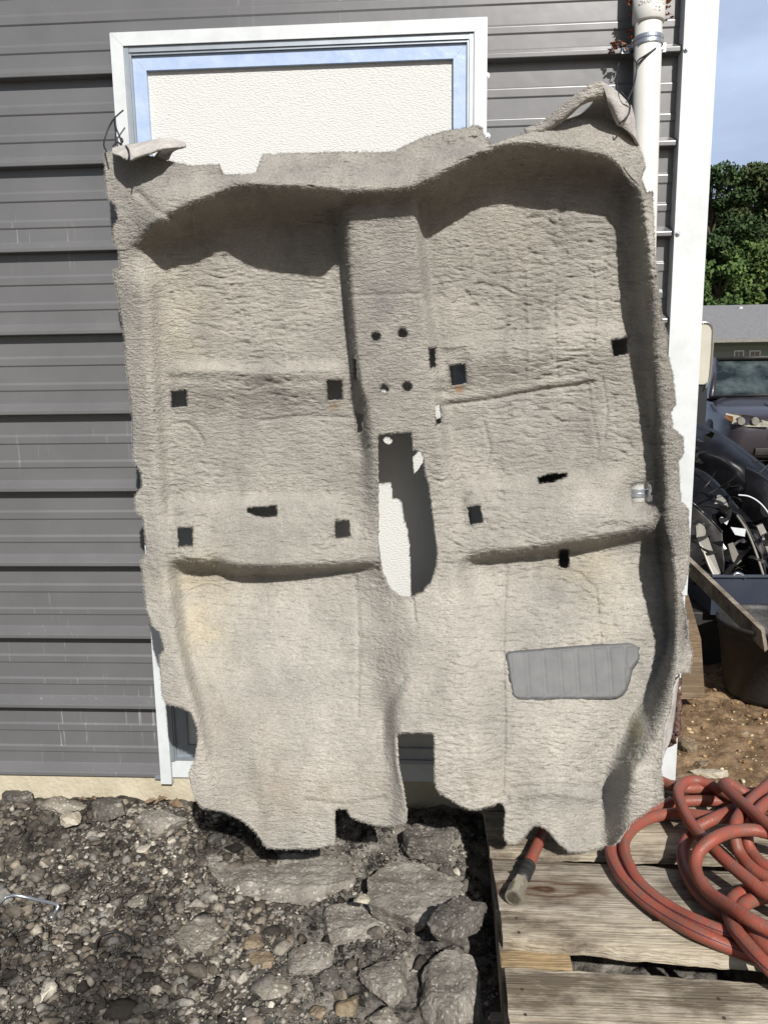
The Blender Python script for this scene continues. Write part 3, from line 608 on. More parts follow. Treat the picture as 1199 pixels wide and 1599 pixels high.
OUT = [(163,241),(165,276),(168,308),(172,313),(181.5,321.5),(184,343),(177,355),(178,376),(186,389),(189,418),(178,422),(181,448),(186.5,472),(190,497),(196,541),(198,573.5),(206,631),(207.5,685),(207.5,719),(221,737),(222.5,759),(211,775),(212,799),(224,808),(230,864),(220,874),(230.6,955),(238.5,978),(249,986),(257,1014),(249,1024),(254,1089),(260,1099),(287,1105),(299,1113),(309,1139),(309.5,1155),(305.6,1183),(295,1208),(298,1224),(304,1246),(315,1260),(330,1264),(349,1267),(368,1275),(385,1285),(403,1303),(412,1318),(417,1324),(448,1326),(498,1324),(522.6,1317),(523,1267),(529,1261),(540.6,1261),(548,1276),(583,1288),(606,1290),(633,1285),(635,1272),(628.5,1236),(619.5,1195),(617,1150),(620,1145),(626,1144),(669,1143.5),(675,1145),(678,1150),(679,1222),(682,1232),(690,1240),(710,1253),(731,1263),(744,1264),(767,1258),(778,1253),(785,1255),(790,1267),(788,1285),(787,1308),(794,1317),(805,1318),(812,1312),(821,1303),(834,1288),(842,1289),(852,1294),(862,1304),(870,1315),(888,1330),(915,1330),(956,1319),(964,1314),(975,1298),(987,1283),(1003,1271),(1020,1259),(1035,1249),(1034,1220),(1030,1199),(1033,1175),(1036,1137),(1046,1111),(1049.5,1082),(1048,1073),(1054,1054),(1062.5,1049),(1075.6,1050),(1080,1023),(1074,995),(1071,964),(1066,940),(1063.6,925),(1069,911),(1074,890),(1075,838),(1073,794),(1062,783),(1060,750),(1058,720),(1067,706),(1066,683),(1049.6,669),(1046,644),(1054,630),(1049.6,586),(1044,562),(1041,551),(1041,525),(1032,495),(1027,455),(1025,420),(1022,410),(1020,340),(1017,300),(1008,302),(1000,280),(1007,260),(1000,236),(994,228),(985,212),(976,204),(966,196),(955,188),(930,185),(900,187),(870,195),(848,206),(832,205),(800,215),(765,226),(758,218),(750,198),(745,197),(720,201),(690,206),(660,215),(635,227),(618,236),(600,238),(540,238),(450,240),(412,241),(407,252),(401,270),(380,273),(348,273),(343,258),(325,257),(300,259),(285,256),(258,250),(240,244),(215,240),(195,238),(178,236),(168,236)]
HOLES = [
 [(266,609),(293,607.5),(293.5,636),(267,637)], [(508.5,592),(535.5,592),(536,625),(510,626)], [(276.5,823),(302,822),(302,853),(278,855)],
 [(522,813),(546,811),(548,839),(523,841)], [(385,792),(433,788),(433,806),(415,808),(400,806),(386,801)],
 [(550,556),(558,559),(560,590),(552,593)], [(555,644),(567,647),(568,675),(557,676)],
 [(668,542),(682,541),(683,573),(671,576)], [(678,632),(690,629),(692,661),(680,665)],
 [(700,570),(727,566),(730,599),(704,604)], [(727.5,791),(750,788),(754.5,816),(733,821)], [(952.5,530),(980,524),(982,553),(957,559)],
 [(984,757),(1011,751),(1018,762),(1020,783),(986,786)], [(839,744),(862,738),(886,738),(886,745),(865,753),(840,756)],
 [(871,860),(874,857),(887,857),(889,860),(889,884),(886,888),(874,888),(871,884)],
 [(589,678),(596.5,677),(643,673.7),(644.6,702),(656.6,704.6),(661.7,714),(663.5,735),(670,759),(677.6,819),(683,861),(682,885),(673,909),(661,924),(643,933),(622,930),(607,918),(595,894),(589.6,840),(589,795)]]
for (x, y, r) in ((587, 524.7, 8), (629, 519.7, 8.6), (600.5, 606, 8), (635.6, 603, 8.6)):
    HOLES.append([(x+r*math.cos(a), y+r*math.sin(a)) for a in np.linspace(0, 2*math.pi, 13)[:-1]])
HOLES.append([(242+2.2*math.cos(a), 641+2.4*math.sin(a)) for a in np.linspace(0, 2*math.pi, 8)[:-1]])
def inside(px, py, poly):
    c = np.zeros(px.shape, bool); n_ = len(poly)
    for i in range(n_):
        x0, y0_ = poly[i]; x1, y1 = poly[(i+1) % n_]
        if y0_ == y1: continue
        cond = ((y0_ > py) != (y1 > py))
        c ^= cond & (px < (x1-x0)*(py-y0_)/(y1-y0_)+x0)
    return c
NV, NU = PX.shape
ix = np.arange(NV*NU).reshape(NV, NU)
quads = np.stack([ix[:-1, :-1], ix[1:, :-1], ix[1:, 1:], ix[:-1, 1:]], -1).reshape(-1, 4)
fx_, fy_ = PX.ravel(), PYv.ravel()
cxq = fx_[quads].mean(1); cyq = fy_[quads].mean(1)
keep = inside(cxq, cyq, OUT)
for hpoly in HOLES: keep &= ~inside(cxq, cyq, hpoly)
quads = quads[keep]
def refined(poly, jit, step=2.2):
    out = []
    for i in range(len(poly)):
        a = np.array(poly[i]); b_ = np.array(poly[(i+1) % len(poly)]); n_ = max(1, int(np.linalg.norm(b_-a)/step))
        for k in range(n_):
            out.append(a+(b_-a)*k/n_)
    out = np.array(out); nrm = RNG.normal(0, jit, out.shape); return out+nrm
edges = np.concatenate([quads[:, [0, 1]], quads[:, [1, 2]], quads[:, [2, 3]], quads[:, [3, 0]]]); edges.sort(axis=1)
key = edges[:, 0].astype(np.int64)*(NV*NU)+edges[:, 1]
uk, cnt = np.unique(key, return_counts=True); bk = uk[cnt == 1]
bv = np.unique(np.concatenate([bk//(NV*NU), bk % (NV*NU)]))
BP = [refined(OUT, 0.35)]+[refined(h_, 0.45) for h_ in HOLES]
best = np.full(len(bv), 1e9); nxp = fx_[bv].copy(); nyp = fy_[bv].copy(); bx0, by0 = fx_[bv].copy(), fy_[bv].copy()
for poly in BP:
    for i in range(len(poly)):
        a = poly[i]; b_ = poly[(i+1) % len(poly)]; dx, dy = b_-a
        sel = np.abs(bx0-a[0]) < 8; sel &= np.abs(by0-a[1]) < 8
        if not sel.any(): continue
        t_ = np.clip(((bx0[sel]-a[0])*dx+(by0[sel]-a[1])*dy)/(dx*dx+dy*dy+1e-9), 0, 1)
        qx, qy = a[0]+t_*dx, a[1]+t_*dy; dist = np.hypot(bx0[sel]-qx, by0[sel]-qy)
        ii = np.where(sel)[0]; u_ = dist < best[ii]
        best[ii[u_]] = dist[u_]; nxp[ii[u_]] = qx[u_]; nyp[ii[u_]] = qy[u_]
ok = best < 3.2
fx_ = fx_.copy(); fy_ = fy_.copy(); fx_[bv[ok]] = nxp[ok]; fy_[bv[ok]] = nyp[ok]
W3 = on_y(fx_, fy_, -DD.ravel())
used = np.unique(quads); remap = -np.ones(NV*NU, int); remap[used] = np.arange(len(used))
cme = mesh_np('pile', W3[used], remap[quads])
# stain colours (dirt and age that belong to the carpet) and overall tone
ux, uy = fx_[used], fy_[used]
base = np.array([0.391, 0.369, 0.327])
colr = np.tile(base, (len(used), 1))
def stain(x, y, rx, ry, c_, k_, s_=1):
    global colr
    e = np.exp(-((ux-x)/rx)**2-((uy-y)/ry)**2); e = np.clip(e*k_*(1+1.3*fbm(ux/30., uy/30., int(x)+s_, 3)), 0, 1)[:, None]
    colr = colr*(1-e)+np.array(c_)*e
YEL = (0.45, 0.405, 0.31); GRY = (0.255, 0.245, 0.232); BRN = (0.35, 0.31, 0.26); RST = (0.28, 0.18, 0.10); OLV = (0.30, 0.28, 0.19)
stain(315, 960, 40, 90, YEL, .8); stain(335, 910, 90, 18, YEL, .5); stain(290, 470, 50, 110, YEL, .35); stain(910, 880, 60, 30, YEL, .6); stain(930, 960, 40, 60, YEL, .3)
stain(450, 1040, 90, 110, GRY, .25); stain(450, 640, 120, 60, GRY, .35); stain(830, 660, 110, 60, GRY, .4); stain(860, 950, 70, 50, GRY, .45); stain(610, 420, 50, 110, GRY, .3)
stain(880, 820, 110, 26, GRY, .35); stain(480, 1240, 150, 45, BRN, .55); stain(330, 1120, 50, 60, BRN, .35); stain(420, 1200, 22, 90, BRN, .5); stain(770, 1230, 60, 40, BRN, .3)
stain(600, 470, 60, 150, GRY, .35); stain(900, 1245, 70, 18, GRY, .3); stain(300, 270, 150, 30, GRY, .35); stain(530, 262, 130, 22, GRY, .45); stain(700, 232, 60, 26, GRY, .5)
stain(522, 634, 9, 7, RST, 1.0, 5); stain(716, 607, 8, 6, RST, .9, 5); stain(632, 500, 14, 12, BRN, .5); stain(995, 1140, 12, 26, OLV, .9); stain(985, 1190, 10, 22, OLV, .7)
stain(1052, 860, 20, 120, GRY, .35); stain(1050, 650, 18, 60, GRY, .4); stain(1066, 985, 10, 40, (0.16, 0.15, 0.14), .7); stain(955, 1240, 30, 50, GRY, .3); stain(225, 250, 60, 40, GRY, .2)
stain(560, 620, 10, 30, BRN, .5); stain(210, 300, 60, 60, GRY, .25); stain(800, 380, 60, 60, BRN, .3)
colr *= (1-.11*sstep(960, 860, uy))[:, None]  # upper part of the carpet darker overall than the lower part
colr *= (1+0.20*fbm(ux/46., uy/60., 55, 4)+0.10*fbm(ux/9., uy/14., 56, 3)+.06*fbm(ux/60., uy/5., 59, 2))[:, None]
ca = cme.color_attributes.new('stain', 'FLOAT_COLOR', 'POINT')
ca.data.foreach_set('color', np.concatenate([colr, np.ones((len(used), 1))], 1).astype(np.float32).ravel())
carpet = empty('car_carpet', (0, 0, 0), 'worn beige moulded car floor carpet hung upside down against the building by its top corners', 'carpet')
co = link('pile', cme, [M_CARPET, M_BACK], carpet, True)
sm = co.modifiers.new('thick', 'SOLIDIFY'); sm.thickness = 0.007; sm.offset = -1; sm.material_offset = 1; sm.material_offset_rim = 0; sm.use_even_offset = False

# loose fibres standing off the pile and along its cut edges
def fibres(n_area, n_edge):
    vn = np.zeros(len(used)*3, np.float32); cme.vertices.foreach_get('normal', vn); vn = vn.reshape(-1, 3)
    Pw = W3[used]
    wgt = 1.0+6*(ux > 1020)+3*sstep(300, 230, uy)*0
    i1 = RNG.choice(len(used), n_area, p=wgt/wgt.sum())
    ed = remap[bv]; i2 = RNG.choice(ed, n_edge)
    ii = np.concatenate([i1, i2]); p = Pw[ii]+RNG.normal(0, .0012, (len(ii), 3)); nn = vn[ii]
    sgn = np.sign((nn@np.array([0, -1., 0])))[:, None]; sgn[sgn == 0] = 1; nn = nn*sgn
    d = nn*1.0+RNG.normal(0, .75, (len(ii), 3)); d[:, 2] -= .25; d /= np.linalg.norm(d, axis=1)[:, None]
    ln = RNG.uniform(.002, .0048, (len(ii), 1)); ln[n_area:] *= 1.25
    side = np.cross(d, np.array([0, 1., 0])); side /= (np.linalg.norm(side, axis=1)[:, None]+1e-6); wd = 0.00045
    a = p-side*wd-nn*.0006; b_ = p+side*wd-nn*.0006; c_ = p+d*ln
    vv = np.stack([a, b_, c_], 1).reshape(-1, 3); ff = np.arange(len(vv)).reshape(-1, 3)
    me = mesh_np('fibres', vv, ff)
    cc_ = np.repeat(colr[ii]*1.08, 3, axis=0); at = me.color_attributes.new('stain', 'FLOAT_COLOR', 'POINT')
    at.data.foreach_set('color', np.concatenate([cc_, np.ones((len(cc_), 1))], 1).astype(np.float32).ravel())
    return me
fo = link('fibres', fibres(240000, 26000), M_CARPET, carpet); fo['kind'] = 'stuff'

# heel pad let into the carpet, following its surface
padp = [(600+x/2.22, 880+y/2.22) for x, y in [(419, 315), (428, 305), (600, 290), (780, 275), (855, 271), (872, 277), (885, 292), (888, 330), (860, 370), (852, 405), (840, 440), (826, 458), (808, 468), (780, 472), (470, 475), (452, 468), (443, 455), (430, 395)]]
def depth_lookup():
    # bin the depth field on a pixel grid for things that follow the carpet
    H = np.zeros((1400//4, 1200//4)); C_ = H.copy()
    yi = np.clip((PYv.ravel()/4).astype(int), 0, H.shape[0]-1); xi = np.clip((PX.ravel()/4).astype(int), 0, H.shape[1]-1)
    np.add.at(H, (yi, xi), DD.ravel()); np.add.at(C_, (yi, xi), 1); H = H/np.maximum(C_, 1)
    return H
DG = blur(depth_lookup(), 3)
def dep(x, y): return DG[int(y/4), int(x/4)]
xs = np.arange(786, 1003, 1.6); ys = np.arange(1000, 1096, 1.6)
PXX, PYY = np.meshgrid(xs, ys)
# plane-ish fit of depth below the pad
A_ = np.stack([PXX.ravel(), PYY.ravel(), np.ones(PXX.size), (PXX.ravel()/1000)**2], 1); bvec = np.array([dep(a, c) for a, c in zip(PXX.ravel(), PYY.ravel())])
coef = np.linalg.lstsq(A_, bvec, rcond=None)[0]; dpad = (A_@coef).reshape(PXX.shape)+.0065
def rrect_line(px, py, q, r=4):
    # distance to the outline of a quad q (px)
    d = None
    for i in range(len(q)):
        e = seg_dist(px, py, q[i], q[(i+1) % len(q)]); d = e if d is None else np.minimum(d, e)
    return d
for kx in range(8):
    xa = 430+57*kx+(7 if kx else 6); xb = xa+46
    top = lambda x: 300-(x-430)*0.062+10
    bot = 460
    if kx < 7: q = [(xa, top(xa)), (xb-8, top(xb)), (xb, top(xb)+8), (xb+10, bot-8), (xb+2, bot), (xa+18, bot), (xa+10, bot-8), (xa, top(xa)+8)]
    else: q = [(xa, top(xa)+2), (xb, top(xb)), (878, 300), (876, 330), (850, 362), (838, 358), (834, 340)]
    q = [(600+a/2.22, 880+c/2.22) for a, c in q]
    dpad = dpad+.0012*np.exp(-(rrect_line(PXX, PYY, q)/1.5)**2)
ed_ = rrect_line(PXX, PYY, padp); dpad -= .006*np.exp(-(ed_/2.2)**2)
pi_ = np.arange(PXX.size).reshape(PXX.shape); pq = np.stack([pi_[:-1, :-1], pi_[1:, :-1], pi_[1:, 1:], pi_[:-1, 1:]], -1).reshape(-1, 4)
fxp, fyp = PXX.ravel().copy(), PYY.ravel().copy()
pq = pq[inside(fxp[pq].mean(1), fyp[pq].mean(1), padp)]
for i in np.unique(pq):
    pass
uu = np.unique(pq)
e2 = np.concatenate([pq[:, [0, 1]], pq[:, [1, 2]], pq[:, [2, 3]], pq[:, [3, 0]]]); e2.sort(axis=1)
k2 = e2[:, 0]*100000+e2[:, 1]; u2, c2 = np.unique(k2, return_counts=True); b2v = np.unique(np.concatenate([u2[c2 == 1]//100000, u2[c2 == 1] % 100000]))
for v_ in b2v:
    bd = 1e9
    for i in range(len(padp)):
        a = np.array(padp[i]); b_ = np.array(padp[(i+1) % len(padp)]); dd_ = b_-a; p_ = np.array([fxp[v_], fyp[v_]])
        t_ = np.clip((p_-a)@dd_/(dd_@dd_), 0, 1); qq = a+t_*dd_; e_ = np.linalg.norm(p_-qq)
        if e_ < bd: bd = e_; bq = qq
    if bd < 4: fxp[v_], fyp[v_] = bq
Wp = on_y(fxp, fyp, -dpad.ravel()); rm = -np.ones(len(fxp), int); rm[uu] = np.arange(len(uu))
pm = mesh_np('heel_pad', Wp[uu], rm[pq]); po = link('heel_pad', pm, M_PAD, carpet, True); po['label'] = 'ribbed grey rubber heel pad'
sm = po.modifiers.new('thick', 'SOLIDIFY'); sm.thickness = 0.006; sm.offset = -1

def sheet(name, grid, m_, parent, thick=0.006, sub=2, noise=0.0):
    """grid: rows of (px,py,depth)"""
    G = np.array(grid, float); nr, nc = G.shape[:2]
    Gv_ = pchip(G, np.arange(nr, dtype=float), np.linspace(0, nr-1, (nr-1)*sub+1)); Gu_ = np.swapaxes(pchip(np.swapaxes(Gv_, 0, 1), np.arange(nc, dtype=float), np.linspace(0, nc-1, (nc-1)*sub+1)), 0, 1)
    a, b_ = Gu_.shape[:2]; d = Gu_[..., 2]+noise*fbm(Gu_[..., 0]/6, Gu_[..., 1]/6, 3, 3)
    W = on_y(Gu_[..., 0], Gu_[..., 1], -d).reshape(-1, 3); id_ = np.arange(a*b_).reshape(a, b_)
    fq = np.stack([id_[:-1, :-1], id_[1:, :-1], id_[1:, 1:], id_[:-1, 1:]], -1).reshape(-1, 4)
    me = mesh_np(name, W, fq)
    at = me.color_attributes.new('stain', 'FLOAT_COLOR', 'POINT'); cc_ = np.tile([.38, .355, .32, 1], (a*b_, 1)); at.data.foreach_set('color', cc_.astype(np.float32).ravel())
    o = link(name, me, m_, parent, True); s = o.modifiers.new('thick', 'SOLIDIFY'); s.thickness = thick; s.offset = 0
    if isinstance(m_, list): s.material_offset = 1; s.material_offset_rim = 0
    return o
# upper right flap, pulled to a peak by the cord: left strap, hollow back, right folded face
sheet('corner_flap', [[(818, 203, .17), (842, 192, .19), (872, 170, .215), (905, 144, .24), (926, 130, .25), (939, 127, .25)],
                      [(822, 208, .185), (850, 200, .20), (880, 180, .225), (908, 157, .245), (924, 146, .25), (941, 140, .25)],
                      [(826, 214, .18), (851, 205, .19), (884, 183, .215), (908, 162, .235), (926, 156, .235), (945, 152, .235)]], [M_CARPET, M_BACK], carpet, .008, 8, .003)
sheet('corner_flap', [[(922, 148, .245), (932, 138, .248), (940, 136, .25), (947, 140, .25)],
                      [(926, 158, .20), (936, 156, .20), (946, 155, .20), (955, 160, .22)],
                      [(908, 176, .14), (925, 176, .13), (945, 176, .13), (963, 180, .17)],
                      [(862, 190, .12), (900, 192, .10), (940, 194, .10), (968, 196, .13)]], [M_CARPET, M_BACK], carpet, .006, 8, .003)
sheet('corner_flap', [[(937, 127, .25), (944, 131, .25), (960, 142, .23), (976, 158, .20), (984, 166, .18)],
                      [(945, 148, .25), (952, 153, .25), (966, 163, .23), (980, 178, .20), (989, 186, .17)],
                      [(954, 172, .235), (960, 176, .235), (970, 184, .22), (984, 196, .19), (992, 206, .16)],
                      [(963, 193, .21), (967, 196, .21), (975, 202, .20), (988, 214, .18), (996, 228, .15)]], [M_BACK, M_CARPET], carpet, .006, 8, .002)
# upper left corner rolled over
sheet('corner_flap', [[(176, 233, .10), (190, 229, .11), (210, 226, .12), (235, 221, .13), (258, 217, .14), (272, 219, .14), (290, 225, .15)],
                      [(176, 240, .14), (192, 236, .15), (212, 232, .16), (236, 227, .17), (256, 223, .17), (272, 224, .17), (291, 228, .16)],
                      [(186, 243, .17), (198, 244, .18), (214, 241, .19), (234, 236, .20), (250, 230, .20), (264, 228, .19), (290, 229, .165)],
                      [(193, 247, .18), (203, 251, .185), (218, 245, .20), (236, 239, .21), (250, 234, .21), (262, 232, .195), (287, 230, .17)]], [M_BACK, M_CARPET], carpet, .006, 8, .004)
sheet('corner_flap', [[(252, 233, .20), (262, 230, .19), (276, 229, .175), (289, 229, .168)], [(246, 240, .15), (256, 238, .15), (264, 236, .15), (272, 235, .15)], [(240, 247, .12), (250, 248, .12), (258, 249, .12), (264, 248, .12)]], [M_CARPET, M_BACK], carpet, .005, 6, .002)
# pale backing turned out along the lower right edge, and the matted underlay behind it
sheet('backing_edge', [[(1049, 1078, .335), (1060, 1052, .30)], [(1047, 1110, .35), (1056, 1080, .30)], [(1037, 1135, .37), (1052, 1120, .31)], [(1033, 1170, .38), (1047, 1150, .33)], [(1031, 1200, .40), (1034, 1180, .38)]], M_BACK, carpet, .004, 6, .003)
M_UNDER = mat('matted_brown_underlay', (0.10, 0.055, 0.045), 1.0, col2=(0.22, 0.15, 0.13), vscale=90, bump=1.0, bscale=200, spec=0.05)
sheet('underlay', [[(1050, 1060, .28), (1060, 1058, .28)], [(1049, 1090, .28), (1061, 1088, .29)], [(1048, 1120, .28), (1060, 1124, .30)], [(1044, 1145, .28), (1057, 1146, .31)], [(1042, 1163, .28), (1054, 1156, .29)]], M_UNDER, carpet, .018, 6, .012)

# ties
def cord(name, paths, r, lab):
    e = MB()
    for P in paths: e.tube([V(p) for p in crom([on_y(a, c, -d) for a, c, d in P], 8)], r, 8)
    o = e.build(name, M_CORD, None, True); tag(o, lab, 'cord', 'cords tying up the carpet')
cord('tie_cord', [[(1031, 70, .055), (1022, 76, .075), (1008, 86, .078), (996, 94, .07), (993, 103, .07), (1003, 93, .075), (1018, 80, .078), (1032, 72, .06)],
                  [(994, 100, .07), (990, 92, .07), (988, 84, .06)], [(994, 100, .07), (992, 120, .08), (988, 136, .12), (981, 152, .17), (977, 160, .205)],
                  [(960, 140, .19), (968, 143, .235), (976, 152, .235), (983, 165, .20), (981, 178, .215), (974, 187, .24), (967, 193, .225)],
                  [(966, 98, .02), (963, 110, .04), (962, 125, .10), (963, 140, .19)]], .0019, 'thin black cord tying the upper right carpet corner to the drain pipe')
cord('tie_cord', [[(193, 172, .05), (186, 178, .055), (178, 186, .06), (170, 200, .06), (164, 217, .07), (163, 228, .09), (167, 236, .13)],
                  [(180, 184, .055), (182, 200, .06), (188, 215, .07), (190, 226, .11), (184, 222, .08), (177, 228, .1)],
                  [(179, 186, .05), (181, 205, .05), (181, 226, .08)],
                  [(197, 228, .14), (201, 234, .185), (202, 243, .2), (200, 252, .2)], [(190, 226, .11), (190, 216, .10), (192, 221, .10), (187, 226, .1)]], .0022, 'black cord knotted round the rolled upper left carpet corner')

# ------------------------------------------------------------------ rocks
def rock_mesh(name, rx, ry, rz, seed, sub=4, cuts=9, rough=0.06, fine=0.02):
    cuts = int(cuts*1.7); R = np.random.default_rng(seed); bm = bmesh.new(); bmesh.ops.create_icosphere(bm, subdivisions=sub, radius=1.0)
    P = np.array([v.co[:] for v in bm.verts]); slab_ = rz < .42*max(rx, ry)
    for q in range(cuts):
        n_ = R.normal(size=3)
        if slab_: n_[2] *= .25
        n_ /= np.linalg.norm(n_); h = R.uniform(.5, .85); dd_ = P@n_-h; P = P-np.where(dd_ > 0, dd_, 0)[:, None]*n_*0.95
    if slab_: P[:, 2] = np.sign(P[:, 2])*np.minimum(np.abs(P[:, 2]), .62)/.62
    an = np.arctan2(P[:, 1], P[:, 0]); rad = np.hypot(P[:, 0], P[:, 1])
    wob = 1+0.16*fbm(np.cos(an)*1.6+seed, np.sin(an)*1.6+seed*2, seed, 4)*rad
    P[:, :2] *= wob[:, None]
    P = P*np.array([rx, ry, rz])
    # absolute-size breakage
    a = P[:, 0]+.7*P[:, 2]+seed; c = P[:, 1]-.6*P[:, 2]
    nr = P/np.array([rx*rx, ry*ry, rz*rz]); nr /= np.linalg.norm(nr, axis=1)[:, None]
    amp = min(1, min(rx, ry)/.05)
    def n3(f, sd, o): return (fbm(P[:, 0]*f, P[:, 1]*f, sd, o)+fbm(P[:, 1]*f+9, P[:, 2]*f, sd+1, o)+fbm(P[:, 2]*f+5, P[:, 0]*f, sd+2, o))*.75
    dsp = amp*(.010*n3(14, seed, 2)+.0045*n3(60, seed+5, 3)-.0045*np.abs(n3(150, seed+9, 3)))
    P = P+nr*dsp[:, None]
    for v, p in zip(bm.verts, P): v.co = p
    me = bpy.data.meshes.new(name); bm.to_mesh(me); bm.free(); return me
def rock(px, py, w_, h_, m_, lab, cat='rock', grp=None, name='rock', rz=0.3, zt=None, seed=1, flat=0.45, sub=5, cuts=9, rot=0, tilt=0):
    z0 = zt if zt is not None else -0.09
    c = on_z(px, py, z0)
    v = c-CP; depth = v@CF; s = depth/F_PX
    rx = w_*s/2; sinp = abs(v[2])/np.linalg.norm(v)
    # visible height = rz*cos + ry*sin
    ry = h_*s/2/(sinp+flat*math.sqrt(1-sinp**2)*1.0); rz_ = ry*flat*1.0
    if zt is None:
        gz = float(gheight(np.array(c[0]), np.array(c[1]))); c = on_z(px, py, gz+rz_*(0.45 if flat > .3 else .35))
    me = rock_mesh(name, rx, ry, rz_, seed, 6 if w_ > 80 else sub, cuts)
    o = link(name, me, m_, None, True); o.location = V(c); o.rotation_euler = (tilt, 0, rot)
    return tag(o, lab, cat, grp)
GA = 'broken asphalt and concrete chunks'
rock(715, 1432, 118, 92, M_ASPHD, 'dark pebbly asphalt chunk tilted on the pale slab by the pallet edge', 'asphalt chunk', GA, 'asphalt_chunk', seed=3, flat=.75, sub=5, rot=.7, zt=-.055)
rock(714, 1552, 118, 165, M_ASPH, 'pale grey oblong asphalt slab at the bottom edge beside the pallet', 'asphalt chunk', GA, 'asphalt_chunk', seed=14, flat=.30, sub=5, cuts=5)
rock(662, 1318, 122, 72, M_ASPHD, 'dark asphalt chunk half in the shade below the notch of the carpet', 'asphalt chunk', GA, 'asphalt_chunk', seed=21, flat=.8, sub=5, zt=-.085)
rock(702, 1368, 62, 50, M_ASPHD, 'small dark asphalt lump between the shaded chunk and the tilted chunk', 'asphalt chunk', GA, 'asphalt_chunk', seed=5, flat=.7)
rock(640, 1400, 190, 150, M_ASPH, 'broad flat asphalt slab left of the tilted chunk', 'asphalt chunk', GA, 'asphalt_chunk', seed=8, flat=.25, sub=5, cuts=6)
rock(435, 1372, 330, 120, M_ASPH, 'widest worn asphalt slab lying in front of the carpet bottom', 'asphalt chunk', GA, 'asphalt_chunk', seed=9, flat=.2, sub=5, cuts=6)
rock(545, 1440, 150, 100, M_ASPH, 'worn asphalt slab ahead of the widest slab, beside the broad one', 'asphalt chunk', GA, 'asphalt_chunk', seed=19, flat=.22, sub=5, cuts=6)
rock(310, 1470, 112, 88, M_AGG, 'round pale pebbly concrete lump among the gravel', 'concrete chunk', GA, 'concrete_chunk', seed=10, flat=.45, sub=5)
rock(255, 1283, 92, 74, M_ASPH, 'grey asphalt chunk left of the carpet shadow against the footing', 'asphalt chunk', GA, 'asphalt_chunk', seed=12, flat=.7, sub=5)
rock(95, 1258, 74, 52, M_AGG, 'pebbly concrete lump against the footing beside the white stone', 'concrete chunk', GA, 'concrete_chunk', seed=13, flat=.7)
rock(30, 1250, 80, 50, M_ASPHD, 'dark asphalt lump against the footing at the left border', 'asphalt chunk', GA, 'asphalt_chunk', seed=15, flat=.7)
rock(175, 1262, 76, 46, M_ASPHD, 'dark asphalt lump against the footing under the brown leaves', 'asphalt chunk', GA, 'asphalt_chunk', seed=16, flat=.6)
rock(110, 1282, 46, 40, M_PALE, 'cream white angular stone by the footing', 'stone', None, 'stone', seed=17, flat=.6, cuts=14)
GS = 'stones at the foot of the asphalt slabs'
rock(392, 1472, 46, 42, M_TAN, 'tan stone touching the right side of the round pebbly lump', 'stone', GS, 'stone', seed=31, flat=.6)
rock(412, 1502, 54, 50, M_TAN, 'brownish stone just below the tan one beside the pebbly lump', 'stone', GS, 'stone', seed=32, flat=.6)
rock(440, 1480, 34, 34, M_AGG, 'small pale stone between brownish stone and wide grey one', 'stone', GS, 'stone', seed=33, flat=.6)
rock(490, 1500, 84, 76, M_ASPH, 'wide grey stone right of the small pale one', 'stone', GS, 'stone', seed=34, flat=.5)
rock(425, 1545, 62, 56, M_AGG, 'greyish stone near the bottom edge below the brownish stone', 'stone', GS, 'stone', seed=35, flat=.6)
rock(512, 1530, 56, 62, M_ASPHD, 'dark stone near the bottom edge below the wide grey stone', 'stone', GS, 'stone', seed=36, flat=.7)
rock(545, 1572, 46, 56, M_TAN, 'orange tan stone at the bottom edge right of the dark stone', 'stone', GS, 'stone', seed=37, flat=.7)
rock(605, 1535, 104, 110, M_ASPH, 'large weathered grey stone left of the oblong slab', 'stone', GS, 'stone', seed=38, flat=.45, sub=5)
rock(495, 1580, 44, 42, M_TAN, 'small tan stone at the bottom edge left of the orange one', 'stone', GS, 'stone', seed=39, flat=.6)
rock(600, 1592, 66, 52, M_AGG, 'pale stone cut by the bottom edge left of the oblong slab', 'stone', GS, 'stone', seed=40, flat=.6)
rock(217, 1410, 44, 36, M_AGG, 'pale stone above the pebbly lump in the open gravel', 'stone', None, 'stone', seed=41, flat=.6)
rock(350, 1546, 32, 32, M_AGG, 'upright pale stone in the gravel near the bottom edge', 'stone', None, 'stone', seed=43, flat=.8)
rock(180, 1540, 48, 36, M_ASPHD, 'blackish rounded stone in the gravel near the bottom edge', 'stone', None, 'stone', seed=44, flat=.6)
rock(563, 1405, 32, 28, M_PALE, 'cream stone on the slab right of centre', 'stone', None, 'stone', seed=45, flat=.6, zt=-.07)
rock(1110, 1208, 70, 18, M_PALE, 'long cream stone in the dirt behind the hose', 'stone', None, 'stone', seed=46, flat=.5)
rock(1076, 1168, 36, 44, M_TAN, 'tan rock against the foot of the corner trim', 'stone', None, 'stone', seed=47, flat=.4)
rock(1163, 1144, 12, 8, M_AGG, 'small grey stone in the dirt under the black tub', 'stone', None, 'stone', seed=48, flat=.6)
rock(1096, 1194, 30, 16, M_TAN, 'small tan stone between the tan rock and the long cream stone', 'stone', None, 'stone', seed=49, flat=.5)

